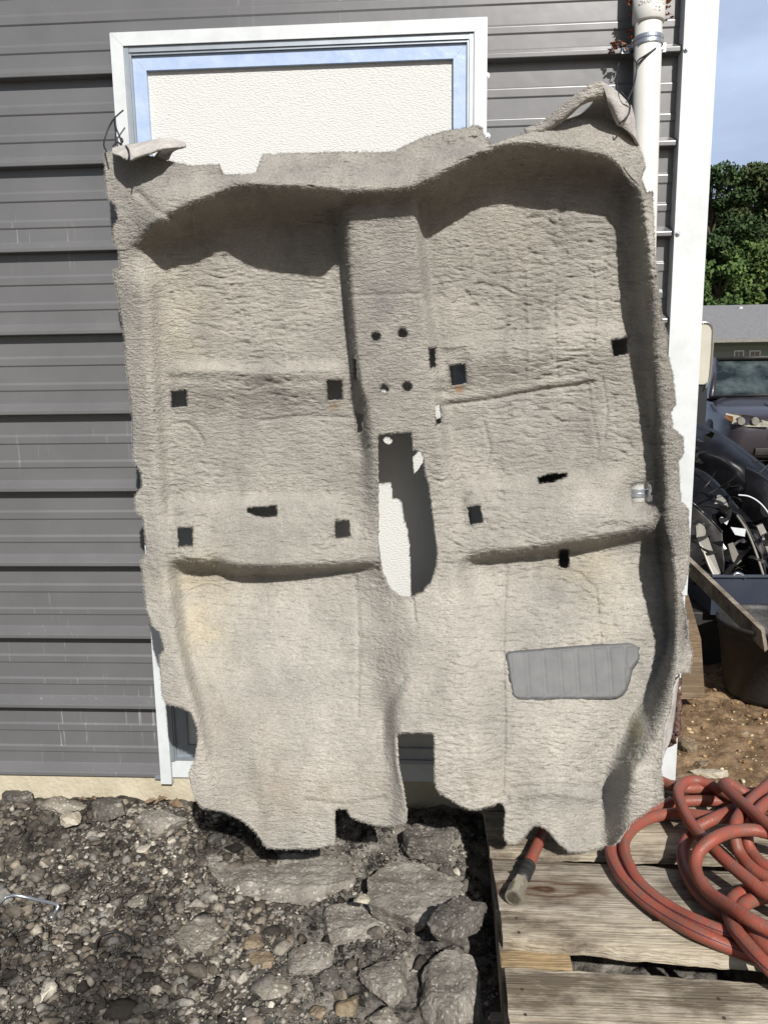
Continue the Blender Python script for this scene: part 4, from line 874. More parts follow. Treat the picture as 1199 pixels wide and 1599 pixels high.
# gravel: thousands of small stones, one object
def gravel(name, n_, xr, yr, rr, m_, seed, zfun=gheight, keepf=None, flat=.65):
    R = np.random.default_rng(seed); bm = bmesh.new(); bmesh.ops.create_icosphere(bm, subdivisions=2 if n_ < 12000 else 1, radius=1.0)
    B = np.array([v.co[:] for v in bm.verts]); Fc = np.array([[v.index for v in f.verts] for f in bm.faces]); bm.free()
    x = R.uniform(*xr, n_); y = R.uniform(*yr, n_)
    if keepf is not None: k_ = keepf(x, y, R); x, y = x[k_], y[k_]
    n_ = len(x); r = rr[0]*(rr[1]/rr[0])**(R.random(n_)**2.0)
    vars_ = []
    for q in range(40):
        P = B.copy()
        for _ in range(7):
            nn = R.normal(size=3); nn /= np.linalg.norm(nn); h = R.uniform(.30, .72); dd_ = P@nn-h; P = P-np.where(dd_ > 0, dd_, 0)[:, None]*nn
        P *= np.array([1.15, R.uniform(.55, 1.05), R.uniform(flat-.25, flat+.2)])*R.uniform(1.0, 1.3); vars_.append(P)
    vars_ = np.array(vars_)[R.integers(0, 40, n_)]
    a = R.uniform(0, 6.28, n_); ca_, sa = np.cos(a), np.sin(a); tb = R.normal(0, .35, n_); ct_, st = np.cos(tb), np.sin(tb)
    X = vars_[..., 0]; Y = vars_[..., 1]; Z = vars_[..., 2]
    Y2 = Y*ct_[:, None]-Z*st[:, None]; Z2 = Y*st[:, None]+Z*ct_[:, None]
    X3 = X*ca_[:, None]-Y2*sa[:, None]; Y3 = X*sa[:, None]+Y2*ca_[:, None]
    z = zfun(x, y)
    W = np.stack([X3*r[:, None]+x[:, None], Y3*r[:, None]+y[:, None], Z2*r[:, None]+(z+r*.25)[:, None]], -1).reshape(-1, 3)
    FF = (Fc[None]+(np.arange(n_)*len(B))[:, None, None]).reshape(-1, 3)
    me = mesh_np(name, W, FF)
    o = link(name, me, m_, None, False); return o
def gravel_material(name, stops, tar=False):
    M = mat(name, (0.2, .18, .15), 0.9, spec=0.25); n, l, b = nodes(M)
    ge = n.new('ShaderNodeNewGeometry'); r = n.new('ShaderNodeValToRGB'); r.color_ramp.interpolation = 'LINEAR'
    e = r.color_ramp.elements; e[0].position = stops[0][0]; e[0].color = (*stops[0][1], 1); e[1].position = stops[-1][0]; e[1].color = (*stops[-1][1], 1)
    for p, c_ in stops[1:-1]: q = e.new(p); q.color = (*c_, 1)
    l.new(ge.outputs['Random Per Island'], r.inputs[0])
    c = n.new('ShaderNodeTexCoord'); no = n.new('ShaderNodeTexNoise'); no.inputs['Scale'].default_value = 120; no.inputs['Detail'].default_value = 5; l.new(c.outputs['Object'], no.inputs[0])
    mr = n.new('ShaderNodeMapRange'); mr.inputs[1].default_value = .3; mr.inputs[2].default_value = .7; mr.inputs[3].default_value = .65; mr.inputs[4].default_value = 1.25; l.new(no.outputs['Fac'], mr.inputs[0])
    vm = n.new('ShaderNodeVectorMath'); vm.operation = 'SCALE'; l.new(r.outputs[0], vm.inputs[0]); l.new(mr.outputs[0], vm.inputs['Scale'])
    if tar:   # old tar and oil soaked into patches of the gravel
        nt_ = n.new('ShaderNodeTexNoise'); nt_.inputs['Scale'].default_value = 4.5; nt_.inputs['Detail'].default_value = 5; mt = n.new('ShaderNodeMapping'); mt.inputs['Location'].default_value = (1.7, .9, 0); l.new(c.outputs['Object'], mt.inputs[0]); l.new(mt.outputs[0], nt_.inputs[0])
        k_ = n.new('ShaderNodeMapRange'); k_.inputs[1].default_value = .40; k_.inputs[2].default_value = .56; k_.inputs[3].default_value = .22; k_.inputs[4].default_value = .95; l.new(nt_.outputs['Fac'], k_.inputs[0])
        v2 = n.new('ShaderNodeVectorMath'); v2.operation = 'SCALE'; l.new(vm.outputs[0], v2.inputs[0]); l.new(k_.outputs[0], v2.inputs['Scale']); l.new(v2.outputs[0], b.inputs['Base Color'])
    else: l.new(vm.outputs[0], b.inputs['Base Color'])
    bu = n.new('ShaderNodeBump'); bu.inputs['Strength'].default_value = .5; bu.inputs['Distance'].default_value = .003; l.new(no.outputs['Fac'], bu.inputs['Height']); l.new(bu.outputs[0], b.inputs['Normal'])
    return M
MG = gravel_material('mixed_gravel', [(0, (.035, .03, .026)), (.15, (.08, .068, .055)), (.4, (.17, .145, .115)), (.6, (.15, .142, .13)), (.8, (.27, .225, .17)), (.92, (.26, .25, .225)), (.98, (.42, .38, .31)), (1, (.62, .57, .49))], True)
MG3 = gravel_material('asphalt_crumbs', [(0, (.03, .027, .024)), (.35, (.13, .12, .10)), (.7, (.26, .235, .20)), (.93, (.36, .33, .28)), (1, (.6, .56, .48))], True)
MG2 = gravel_material('dirt_stones', [(0, (.20, .12, .06)), (.5, (.32, .20, .10)), (.85, (.45, .33, .2)), (1, (.62, .52, .36))])
def k1(x, y, R):
    w_ = .14*fbm(x*4, y*4, 2, 3)
    slab_ = sstep(-.50, -.40, x+w_)*sstep(-1.02, -.92, y+w_)+sstep(-.22, -.12, x+w_)
    return (R.random(len(x)) < np.clip(1.0-slab_*.93, .07, 1)) & (y < -0.02)
o = gravel('gravel', 20000, (-1.35, .36), (-1.6, 0.0), (.004, .021), MG, 5, keepf=k1); tag(o, 'dark brown gravel with paler pebbles around the asphalt slabs', 'gravel', kind='stuff')
def k4(x, y, R): return (x < .3)
o = gravel('coarse_stones', 240, (-1.3, .33), (-1.5, -.04), (.017, .034), MG, 25, keepf=k4); tag(o, 'coarser broken stones strewn among the gravel and slabs', 'stones', kind='stuff')
def k3(x, y, R): return (fbm(x*6+4, y*6, 12, 3) > -.12-.25*R.random(len(x)))
def ztop(x, y):
    return gheight(x, y)+.004
o = gravel('rubble', 26000, (-1.1, .33), (-1.45, -.02), (.0018, .011), MG3, 15, keepf=k3, zfun=ztop); tag(o, 'fine grey asphalt crumbs and grit between the broken slabs', 'rubble', kind='stuff')
def k2(x, y, R): return (x > .86) | (y > .1)
o = gravel('dirt_pebbles', 3500, (.84, 2.2), (-.3, 2.2), (.002, .011), MG2, 6, keepf=k2); tag(o, 'tan crumbs of stone scattered over the orange dirt', 'pebbles', kind='stuff')

# ------------------------------------------------------------------ pallet
pal = empty('pallet', V(on_z(790, 1420, -.12)), 'weathered wooden pallet under the red hose and the carpet corner', 'pallet')
def pboard(name, px4, z, th, m_, seed, nseg=150):
    """board from four pixel corners on its top plane: left-back, right-back, right-front, left-front"""
    q = [on_z(a, c, z) for a, c in px4]; R = np.random.default_rng(seed); lb, rb, rf, lf = q
    nw = 9; us = np.linspace(0, 1, nseg+1); ws = np.linspace(0, 1, nw)
    bm = bmesh.new(); L_ = np.linalg.norm(rb-lb); grid = []
    for i, u in enumerate(us):
        row = []
        for k_, w_ in enumerate(ws):
            p = (lb*(1-u)+rb*u)*(1-w_)+(lf*(1-u)+rf*u)*w_
            p = p.copy()
            if i == 0: p[0] += .006*float(noise2(np.array(w_*4.), np.array(seed*1.), 4))
            edge = (k_ in (0, nw-1))
            wav = .0025*float(fbm(np.array(u*L_*9), np.array(seed*3.+w_*2), seed, 3))
            p[1] += (.007*float(fbm(np.array(u*L_*18), np.array(seed*7.+k_), seed+2, 4)) if edge else 0)
            p[2] += wav+.0016*float(fbm(np.array(u*L_*3), np.array(w_*9+seed), seed+5, 3)) - (.003 if edge else 0) - (.0006 if k_ in (1, nw-2) else 0)
            row.append(bm.verts.new(p))
        grid.append(row)
    low = [[bm.verts.new(v.co-Vector((0, 0, th))) for v in (row[0], row[-1])] for row in grid]
    for i in range(nseg):
        for k_ in range(nw-1): bm.faces.new((grid[i][k_], grid[i+1][k_], grid[i+1][k_+1], grid[i][k_+1]))
        bm.faces.new((grid[i][-1], grid[i+1][-1], low[i+1][1], low[i][1])); bm.faces.new((grid[i][0], low[i][0], low[i+1][0], grid[i+1][0])); bm.faces.new((low[i][0], low[i][1], low[i+1][1], low[i+1][0]))
    for i in (0, nseg): bm.faces.new([v for v in grid[i]]+[low[i][1], low[i][0]])
    bmesh.ops.recalc_face_normals(bm, faces=bm.faces)
    me = bpy.data.meshes.new(name); bm.to_mesh(me); bm.free()
    o = link(name, me, m_, pal); return o
pboard('deck_board', [(745, 1228), (1420, 1240), (1420, 1284), (752, 1262)], .0, .018, M_WOOD, 1)
pboard('deck_board', [(755, 1266), (1420, 1300), (1420, 1350), (766, 1330)], .0, .018, M_WOOD, 2)
pboard('deck_board', [(767, 1339), (1420, 1374), (1420, 1462), (781, 1416)], .0, .018, M_KNOT, 3)
pboard('deck_board', [(780, 1418), (1420, 1470), (1420, 1515), (786, 1462)], .012, .030, M_WOOD, 4)
pboard('deck_board', [(788, 1510), (1420, 1546), (1420, 1652), (797, 1612)], .0, .018, M_WOOD, 5)
pboard('deck_board', [(798, 1640), (1420, 1672), (1420, 1760), (806, 1730)], .0, .018, M_WOOD, 6)
pboard('deck_board', [(781, 1480), (886, 1476), (894, 1516), (786, 1521)], -.019, .03, M_WOOD2, 7, 12)
for a0, a1 in (((760, 1262), (800, 1720)), ((1215, 1262), (1350, 1720)), ((1400, 1262), (1560, 1720))):
    p0 = on_z(*a0, -.0205); p1 = on_z(*a1, -.0205); b = MB(); dv = (p1-p0); n_ = np.array([-dv[1], dv[0], 0])/np.linalg.norm(dv)*-.02
    n_ = np.array([.038, 0, 0])
    b.prism([p0, p0+n_, p1+n_, p1], (0, 0, -.085)); b.build('stringer', M_WOODG, pal)
M_NAIL = mat('rusty_nail_head', (0.10, 0.06, 0.045), 0.6, metal=.5)
for (a, c, zz) in ((786, 1300, .0), (790, 1320, .0), (795, 1362, .0), (800, 1402, .0), (806, 1434, .012), (810, 1456, .012), (815, 1545, .0), (820, 1585, .0), (1098, 1405, .0), (1106, 1438, .0), (1098, 1475, .012), (1122, 1560, .0), (1130, 1590, .0), (1180, 1318, .0)):
    p_ = on_z(a, c, zz); b = MB(); b.tube([(p_[0], p_[1], zz-.004), (p_[0], p_[1], zz+.0012)], .0034, 10); b.build('nail', M_NAIL, pal)
for a0 in (1345, 1580):
    p0 = on_z(765, a0, -.106); p1 = on_z(1450, a0+20, -.106); b = MB(); b.prism([p0, p1, p1+np.array([0, -.09, 0]), p0+np.array([0, -.09, 0])], (0, 0, -.016)); b.build('bottom_board', M_WOODG, pal)

# ------------------------------------------------------------------ hose
hose = empty('garden_hose', V(on_z(1080, 1380, .0)), 'coiled red rubber garden hose lying over the wooden pallet', 'hose')
RH = 0.0155
def hz(P): return [(930+x/4.457, 1200+y/4.457, z) for x, y, z in P]
ST = [
 hz([(1500, 330, .02), (1200, 290, .02), (960, 248, .021), (860, 226, .021), (640, 226, .02), (500, 246, .02), (350, 310, .02), (210, 400, .02), (118, 490, .02), (103, 590, .02), (150, 710, .02), (215, 805, .02), (340, 925, .02), (480, 1025, .022), (640, 1115, .032), (790, 1185, .032), (975, 1262, .02), (1200, 1330, .02), (1500, 1370, .02)]),
 hz([(1500, 420, .055), (1150, 380, .055), (960, 350, .056), (800, 335, .052), (640, 320, .04), (520, 315, .022), (380, 345, .02), (270, 405, .02), (203, 490, .02), (195, 575, .02), (222, 660, .02), (290, 785, .02), (400, 890, .021), (540, 985, .022), (700, 1065, .032), (905, 1145, .032), (1100, 1185, .02), (1500, 1240, .02)]),
 hz([(1500, 1040, .06), (1199, 880, .06), (1080, 790, .065), (900, 640, .07), (760, 500, .07), (670, 400, .066), (600, 270, .065), (572, 165, .062), (612, 103, .06), (690, 85, .06), (780, 108, .058), (870, 155, .055), (970, 205, .05), (1200, 260, .04), (1500, 300, .03)]),
 hz([(1500, 60, .05), (1200, 190, .055), (1060, 240, .06), (925, 302, .064), (820, 350, .066), (700, 415, .05), (632, 500, .035), (603, 600, .028), (628, 720, .024), (700, 850, .022), (800, 950, .022), (900, 1025, .024), (1050, 1110, .022), (1500, 1220, .02)]),
 hz([(1500, 520, .10), (1199, 450, .10), (1080, 428, .102), (940, 440, .104), (810, 495, .104), (715, 580, .08), (690, 680, .062), (722, 780, .06), (805, 880, .062), (950, 975, .08), (1060, 1045, .088), (1199, 1120, .085), (1500, 1250, .08)]),
 hz([(1500, 590, .12), (1199, 392, .12), (1090, 305, .115), (975, 205, .105), (905, 135, .095), (890, 108, .088), (925, 105, .08), (1000, 150, .07), (1100, 200, .06), (1500, 330, .05)]),
 hz([(1250, 60, .06), (1199, 110, .07), (1060, 240, .085), (1000, 325, .09), (968, 400, .085), (968, 500, .055), (1005, 600, .03), (1080, 690, .025), (1199, 762, .022), (1500, 880, .02)]),
 hz([(1400, 150, .08), (1250, 200, .085), (1150, 270, .09), (1075, 370, .085), (1050, 480, .055), (1088, 590, .03), (1199, 690, .025), (1500, 800, .02)]),
 hz([(1500, 900, .03), (1300, 820, .03), (1085, 850, .03), (985, 880, .03), (935, 935, .032), (925, 1005, .045), (965, 1115, .055), (1060, 1235, .055), (1199, 1385, .05), (1400, 1560, .03)]),
 hz([(1500, 960, .03), (1300, 880, .03), (1150, 898, .03), (1055, 930, .03), (1003, 985, .032), (1035, 1075, .045), (1120, 1180, .05), (1250, 1310, .045), (1500, 1520, .03)]),
 hz([(300, 90, .02), (460, 112, .02), (560, 122, .024), (700, 160, .022), (820, 182, .022), (1100, 212, .02), (1500, 240, .02)]),
 hz([(400, 60, .03), (560, 130, .045), (760, 140, .04), (900, 175, .025), (1250, 160, .02)]),
]
t = MB(); s_ = MB()
for P in ST:
    W = [on_z(a, c, z+.002) for a, c, z in P]; C_ = crom(W, 9)
    t.tube([V(p) for p in C_], RH, 18)
    C2 = [np.array(p) for p in C_]; out = []
    ph = RNG.uniform(.5, 1.1)
    for i in range(len(C2)):
        tg = C2[min(i+1, len(C2)-1)]-C2[max(i-1, 0)]; tg /= np.linalg.norm(tg); sd = np.cross(tg, [0, 0, 1]); sd /= np.linalg.norm(sd); up = np.cross(sd, tg)
        out.append(C2[i]+(up*math.cos(ph)+sd*math.sin(ph))*(RH-.0001))
    if P in (ST[0], ST[1], ST[3], ST[8]): s_.tube([V(p) for p in out], .0011, 6)
endW = [on_z(a, c, z) for a, c, z in [(905, 1180, .03), (880, 1235, .025), (858, 1278, .022), (842, 1312, .021), (823, 1354, .021)]]
t.tube([V(p) for p in crom(endW, 8)], RH*.98, 18)
t.build('tube', M_HOSE, hose, True); s_.build('stripe', M_STRIPE, hose, True)
pa = on_z(825, 1350, .021); pb = on_z(801, 1402, .023); ax = (pb-pa)/np.linalg.norm(pb-pa); Ln = np.linalg.norm(pb-pa)
def al(f_): return V(pa+ax*Ln*f_)
c_ = MB(); c_.tube([al(0), al(.02), al(.06), al(.08), al(.12), al(.14), al(.2), al(.23), al(.29), al(.32), al(.38), al(.41), al(.50)], [.0160, .0188, .0188, .0170, .0170, .0190, .0190, .0172, .0172, .0192, .0192, .0178, .0178], 24); c_.build('collar', M_BLACKRUB, hose, True)
c_ = MB(); c_.tube([al(.50), al(.52), al(.70), al(.72)], [.017, .0195, .0195, .017], 6); c_.build('hex_nut', M_FIT, hose)
c_ = MB(); c_.tube([al(.72), al(.74), al(.97), al(1.0), al(1.0), al(.985), al(.80)], [.0175, .0205, .0205, .0198, .0150, .0142, .0140], 28, cap=False)
c_.build('coupling', M_FIT, hose, False)
c_ = MB(); c_.tube([al(.978), al(.984)], .0143, 24); c_.build('bore_shade', M_BLACKRUB, hose)  # dark disc standing in for the shade inside the open coupling

# ------------------------------------------------------------------ small things on the ground
def groundpt(px, py, off):
    z = -.11
    for _ in range(6):
        p = on_z(px, py, z+off); z = float(gheight(np.array(p[0]), np.array(p[1])))
    return on_z(px, py, z+off)
def rod(name, pts, r, m_, lab, cat, off=.018):
    b = MB(); P = [V(groundpt(a, c, off if len(q) == 0 else q[0])) for a, c, *q in pts]; b.tube([V(p) for p in crom([np.array(p) for p in P], 6)], r, 10); o = b.build(name, m_, None, True); tag(o, lab, cat); return o
rod('metal_hook', [(-14, 1428, .02), (0, 1410), (10, 1401), (24, 1398, .03), (50, 1403, .03), (84, 1411, .03), (91, 1415, .028), (88, 1422, .02), (80, 1434, .014)], .0042, M_ZINC, 'bent silver metal rod lying on the gravel at the left border', 'metal rod')
rod('black_ring', [(150, 1486, .012), (152, 1470, .016), (165, 1458, .02), (184, 1455, .02), (199, 1463, .02), (204, 1474, .018), (196, 1484, .015), (180, 1490, .012)], .0035, M_BLACKRUB, 'broken black rubber ring half sunk in the gravel', 'rubber ring', .02)
rod('small_ring', [(152, 1405, .014), (158, 1396, .016), (168, 1397, .016), (171, 1404, .015), (165, 1410, .013), (155, 1409, .012)], .002, M_BLACKRUB, 'small dark ring on the gravel right of the bent rod', 'rubber ring', .02)
def leaf(px, py, size, rz, lab, seed, z=-.065, y=None):
    bm = bmesh.new(); R = random.Random(seed); n_ = 12; mrow = 7; rows = []
    for i in range(n_+1):
        u = i/n_; w_ = math.sin(math.pi*min(1, u*1.02+.02))**.8*(.42+.1*math.sin(u*19+seed)); row = []
        for k_ in range(mrow):
            v = (k_/(mrow-1)*2-1); row.append(bm.verts.new(Vector(((u-.5)*2, v*w_, .42*abs(v)*w_*2+.22*math.sin(u*5+seed)+.08*math.sin(v*9+u*11)))*size))
        rows.append(row)
    for i in range(n_):
        for k_ in range(mrow-1): bm.faces.new((rows[i][k_], rows[i+1][k_], rows[i+1][k_+1], rows[i][k_+1]))
    me = bpy.data.meshes.new('leaf'); bm.to_mesh(me); bm.free(); o = link('dead_leaf', me, M_LEAF, None, True)
    o.location = V(on_y(px, py, y if y is not None else -.02)); o.rotation_euler = (R.uniform(.3, .9), R.uniform(-.4, .4), rz)
    tag(o, lab, 'leaf', 'curled dead leaves along the footing')
leaf(131, 1248, .014, .3, 'small curled brown leaf left of a similar one under the siding', 1)
leaf(147, 1246, .015, 1.2, 'small curled brown leaf right of a similar one under the siding', 2)
leaf(234, 1251, .018, .8, 'upright brown leaf left of the window trim foot', 3, y=-.03)
leaf(251, 1250, .024, .1, 'broad curled brown leaf below the window trim foot', 4, y=-.03)
leaf(276, 1256, .028, -.2, 'long pale brown leaf beside the carpet shadow', 5, y=-.035)

# ------------------------------------------------------------------ junk heap, tub, plank (beyond the building corner)
M_BLK = mat('glossy_black_plastic', (0.005, 0.0055, 0.007), 0.25, spec=0.3, col2=(0.010, 0.010, 0.012), vscale=14)
M_BLKM = mat('dull_black_plastic', (0.012, 0.012, 0.013), 0.55, col2=(0.028, 0.025, 0.022), vscale=10, bump=.2, bscale=50)
M_NAVY = mat('blue_black_tray', (0.018, 0.026, 0.045), 0.5, col2=(0.03, 0.037, 0.055), vscale=8)
M_GREYP = mat('grey_plastic', (0.16, 0.15, 0.13), 0.5, col2=(0.22, 0.21, 0.18), vscale=12)
M_CREAM = mat('cream_paint', (0.50, 0.48, 0.41), 0.35, col2=(0.44, 0.42, 0.36), vscale=4)
M_CHROME = mat('bright_trim', (0.75, 0.77, 0.8), 0.15, metal=1.0)
def at_f(px, py, fwd):  # point at world y = fwd (metres beyond the wall plane)
    return on_y(px, py, fwd)
def gz_(p): return float(gheight(np.array(float(p[0])), np.array(float(p[1]))))
# tub
tc_ = at_f(1205, 1000, .92); tc_[2] = gz_(tc_)
tub = empty('round_tub', V(tc_), 'large round black rubber tub standing on the dirt below the junk heap', 'tub')
def lathe(prof_, n_, cx, cy, cz):
    bm = bmesh.new(); rg = []
    for r, z in prof_: rg.append([bm.verts.new((cx+r*math.cos(2*math.pi*k_/n_), cy+r*math.sin(2*math.pi*k_/n_), cz+z)) for k_ in range(n_)])
    for i in range(len(rg)-1):
        for k_ in range(n_): bm.faces.new((rg[i][k_], rg[i][(k_+1) % n_], rg[i+1][(k_+1) % n_], rg[i+1][k_]))
    return bm
lx = at_f(1121, 985, .92); TR = abs(tc_[0]-lx[0])*1.0; TH = float(at_f(1150, 968, .92)[2]-tc_[2])
bm = lathe([(0.001, .02), (TR*.76, .0), (TR*.80, .02), (TR*.94, TH-.05), (TR*.96, TH-.05), (TR*.95, TH-.012)], 64, *tc_)
me = bpy.data.meshes.new('wall'); bm.to_mesh(me); bm.free(); link('tub_body', me, M_BLKM, tub, True)
bm = lathe([(TR*.95, TH-.014), (TR*1.0, TH-.012), (TR*1.005, TH), (TR*.985, TH+.006), (TR*.95, TH+.003), (TR*.92, TH-.02), (TR*.78, .03), (0.001, .035)], 64, *tc_)
me = bpy.data.meshes.new('rim'); bm.to_mesh(me); bm.free(); link('rim', me, M_BLKM, tub, True)
def plank(name, pa, pb, wv, tv, m_, lab, cat):
    pa, pb, wv, tv = map(np.array, (pa, pb, wv, tv)); b = MB()
    b.prism([pa, pa+wv, pb+wv, pb], tv); o = b.build(name, m_); 
    tag(o, lab, cat); return o
A1 = at_f(1040, 842, 1.35); B1 = at_f(1188, 985, .72)
plank('wooden_plank', A1, B1, (.01, -.02, -.078), (.02, .02, .004), M_WOODG, 'split grey wooden plank slanting from the heap into the black tub', 'plank')
A2 = at_f(1066, 905, .75); B2 = at_f(1098, 1010, .70)
M_OFFCUT_SHADED = wood_material('shaded_offcut_wood', (0.17, 0.12, 0.075), (0.08, 0.05, 0.03), (0.22, 0.165, 0.11))  # brown darkened in the colour for the shade the offcut stands in
b = MB(); b.prism([at_f(*q) for q in [(1058, 905, .80), (1070, 915, .80), (1094, 998, .76), (1100, 1090, .70), (1058, 1092, .70)]], (0, .02, 0)); o = b.build('wood_offcut', M_OFFCUT_SHADED); tag(o, 'brown wood offcut standing on end beside the corner trim, enlarged and darkened as shade', 'wood offcut')  # outline widened and run down to stand in for the shadow below
# shells: curved car panels
def shell(name, P, m_, lab, cat, grp=None, th=.012, trimr=0, trimm=None, sub=6):
    """P rows of (px,py,fwd)"""
    G = np.array([[list(at_f(*q)) for q in row] for row in P]); nr, nc = G.shape[:2]
    sub = 10; A = pchip(G, np.arange(nr, dtype=float), np.linspace(0, nr-1, (nr-1)*sub+1)); A = np.swapaxes(pchip(np.swapaxes(A, 0, 1), np.arange(nc, dtype=float), np.linspace(0, nc-1, (nc-1)*sub+1)), 0, 1)
    A = A.copy(); A[..., 1] += .05*fbm(A[..., 0]*5, A[..., 2]*6, nc, 3); A[..., 2] += .02*fbm(A[..., 0]*6+3, A[..., 2]*3, nc+4, 2)
    a, b_ = A.shape[:2]; id_ = np.arange(a*b_).reshape(a, b_); fq = np.stack([id_[:-1, :-1], id_[1:, :-1], id_[1:, 1:], id_[:-1, 1:]], -1).reshape(-1, 4)
    root = empty(name, V(A.reshape(-1, 3)[A.reshape(-1, 3)[:, 2].argmin()]), lab, cat, grp)
    o = link('panel', mesh_np(name, A.reshape(-1, 3), fq), m_, root, True); s = o.modifiers.new('t', 'SOLIDIFY'); s.thickness = th; s.offset = 0
    if trimr:
        b = MB(); b.tube([V(p) for p in A[0]], trimr, 8); b.build('edge_bead', trimm or m_, root, True)
    return root
GJ = 'scrap car panels heaped beyond the building corner'
shell('bumper_cover', [[(1060, 655, 2.6), (1100, 668, 2.5), (1145, 690, 2.4), (1185, 720, 2.3), (1240, 770, 2.2)], [(1060, 700, 2.4), (1100, 715, 2.3), (1145, 742, 2.2), (1185, 775, 2.1), (1240, 820, 2.0)], [(1060, 930, 2.6), (1100, 935, 2.5), (1145, 940, 2.4), (1185, 945, 2.3), (1240, 950, 2.2)]], M_BLK, 'curved black bumper cover on top of the scrap heap nearest the dark car, extended down as dark backing', 'bumper cover', GJ, .012, .006, M_BLKM)  # last row hangs low as a dark backing for the heap's black gaps
shell('door_skin', [[(1060, 720, 2.1), (1105, 742, 2.0), (1150, 790, 1.9), (1210, 850, 1.8)], [(1060, 800, 1.9), (1105, 810, 1.8), (1150, 840, 1.75), (1210, 900, 1.7)], [(1060, 930, 1.8), (1105, 935, 1.7), (1150, 940, 1.65), (1210, 960, 1.6)]], M_BLK, 'black car door skin leaning in the middle of the scrap heap', 'car panel', GJ, .012, .005, M_BLKM)
shell('fender_panel', [[(1055, 762, 1.75), (1085, 790, 1.7), (1110, 812, 1.65), (1128, 830, 1.6)], [(1055, 830, 1.7), (1085, 850, 1.66), (1110, 862, 1.6), (1128, 880, 1.55)], [(1055, 960, 1.6), (1085, 970, 1.55), (1110, 980, 1.5), (1128, 985, 1.5)]], M_BLKM, 'dull black fender piece low in the heap behind the grey strip', 'car panel', GJ, .01, .008, M_BLK)
shell('wheel_liner', [[(1125, 790, 1.75), (1150, 800, 1.62), (1180, 850, 1.55), (1196, 915, 1.5)], [(1115, 810, 1.9), (1140, 830, 1.8), (1160, 880, 1.75), (1170, 930, 1.7)]], M_BLKM, 'arched black wheel liner above the blue black tray', 'wheel liner', GJ, .01, .004, M_BLKM)
shell('bumper_cover', [[(1160, 730, 2.0), (1190, 745, 1.9), (1240, 790, 1.8)], [(1160, 780, 1.9), (1190, 800, 1.8), (1240, 850, 1.7)], [(1150, 880, 1.9), (1190, 900, 1.8), (1240, 930, 1.7)]], M_BLK, 'black bumper cover at the right border behind the white cable', 'bumper cover', GJ, .012, .006, M_BLKM)
def bar(name, pts, r, m_, lab, cat, grp=None, n_=10):
    b = MB(); b.tube([V(p) for p in crom([at_f(*q) for q in pts], 6)], r, n_); o = b.build(name, m_, None, True); return tag(o, lab, cat, grp)
def slab(name, q4, th, m_, lab, cat, grp=None):
    b = MB(); b.prism([at_f(*q) for q in q4], (0, th, 0)); o = b.build(name, m_); return tag(o, lab, cat, grp)
slab('grey_strip', [(1086, 822, 1.42), (1092, 817, 1.42), (1099, 822, 1.42), (1128, 905, 1.30), (1113, 905, 1.30), (1087, 838, 1.40)], .015, M_GREYP, 'grey plastic strip with rounded top leaning in the heap', 'trim strip')
bar('pale_strip', [(1095, 852, 1.36), (1105, 880, 1.33), (1116, 903, 1.29)], .004, M_CREAM, 'thin pale strip lying along the grey plastic strip', 'trim strip')
slab('grey_strip', [(1181, 822, 1.6), (1190, 818, 1.6), (1215, 870, 1.55), (1205, 880, 1.55)], .015, M_GREYP, 'grey plastic strip at the right border above the tray', 'trim strip')
slab('paper_tag', [(1122, 810, 1.5), (1126, 807, 1.5), (1137, 813, 1.5), (1134, 820, 1.5)], .002, M_WHITE, 'small white paper tag on the black panels', 'paper tag')
slab('paper_tag', [(1140, 823, 1.48), (1164, 826, 1.48), (1162, 838, 1.48), (1147, 835, 1.48)], .002, M_WHITE, 'larger white paper tag beside the arched liner', 'paper tag')
slab('metal_bracket', [(1136, 850, 1.42), (1144, 847, 1.42), (1157, 876, 1.42), (1150, 882, 1.42), (1143, 876, 1.42)], .004, M_GREYP, 'grey metal bracket stuck in the heap above the tray', 'bracket')
bar('white_cable', [(1152, 773, 1.7), (1168, 775, 1.7), (1184, 784, 1.68), (1198, 800, 1.66), (1215, 830, 1.66)], .0038, M_WHITE, 'white cable arching over the scrap heap', 'cable')
bar('black_pipe', [(1150, 805, 1.6), (1166, 830, 1.5), (1182, 870, 1.45), (1196, 915, 1.4)], .006, M_GREYP, 'thin bent black pipe running down over the heap', 'pipe')
bar('chrome_part', [(1143, 902, 1.22), (1148, 896, 1.22), (1156, 897, 1.22), (1162, 903, 1.22)], .009, M_CHROME, 'small shiny curved metal part on the tray edge', 'metal part')
shell('light_trim', [[(1098, 783, 1.9), (1108, 775, 1.9), (1122, 772, 1.9), (1132, 780, 1.88)], [(1104, 792, 1.85), (1112, 786, 1.85), (1124, 785, 1.85), (1136, 790, 1.85)]], M_GREYP, 'crumpled pale metal piece on the black door skin', 'metal scrap', None, .006)
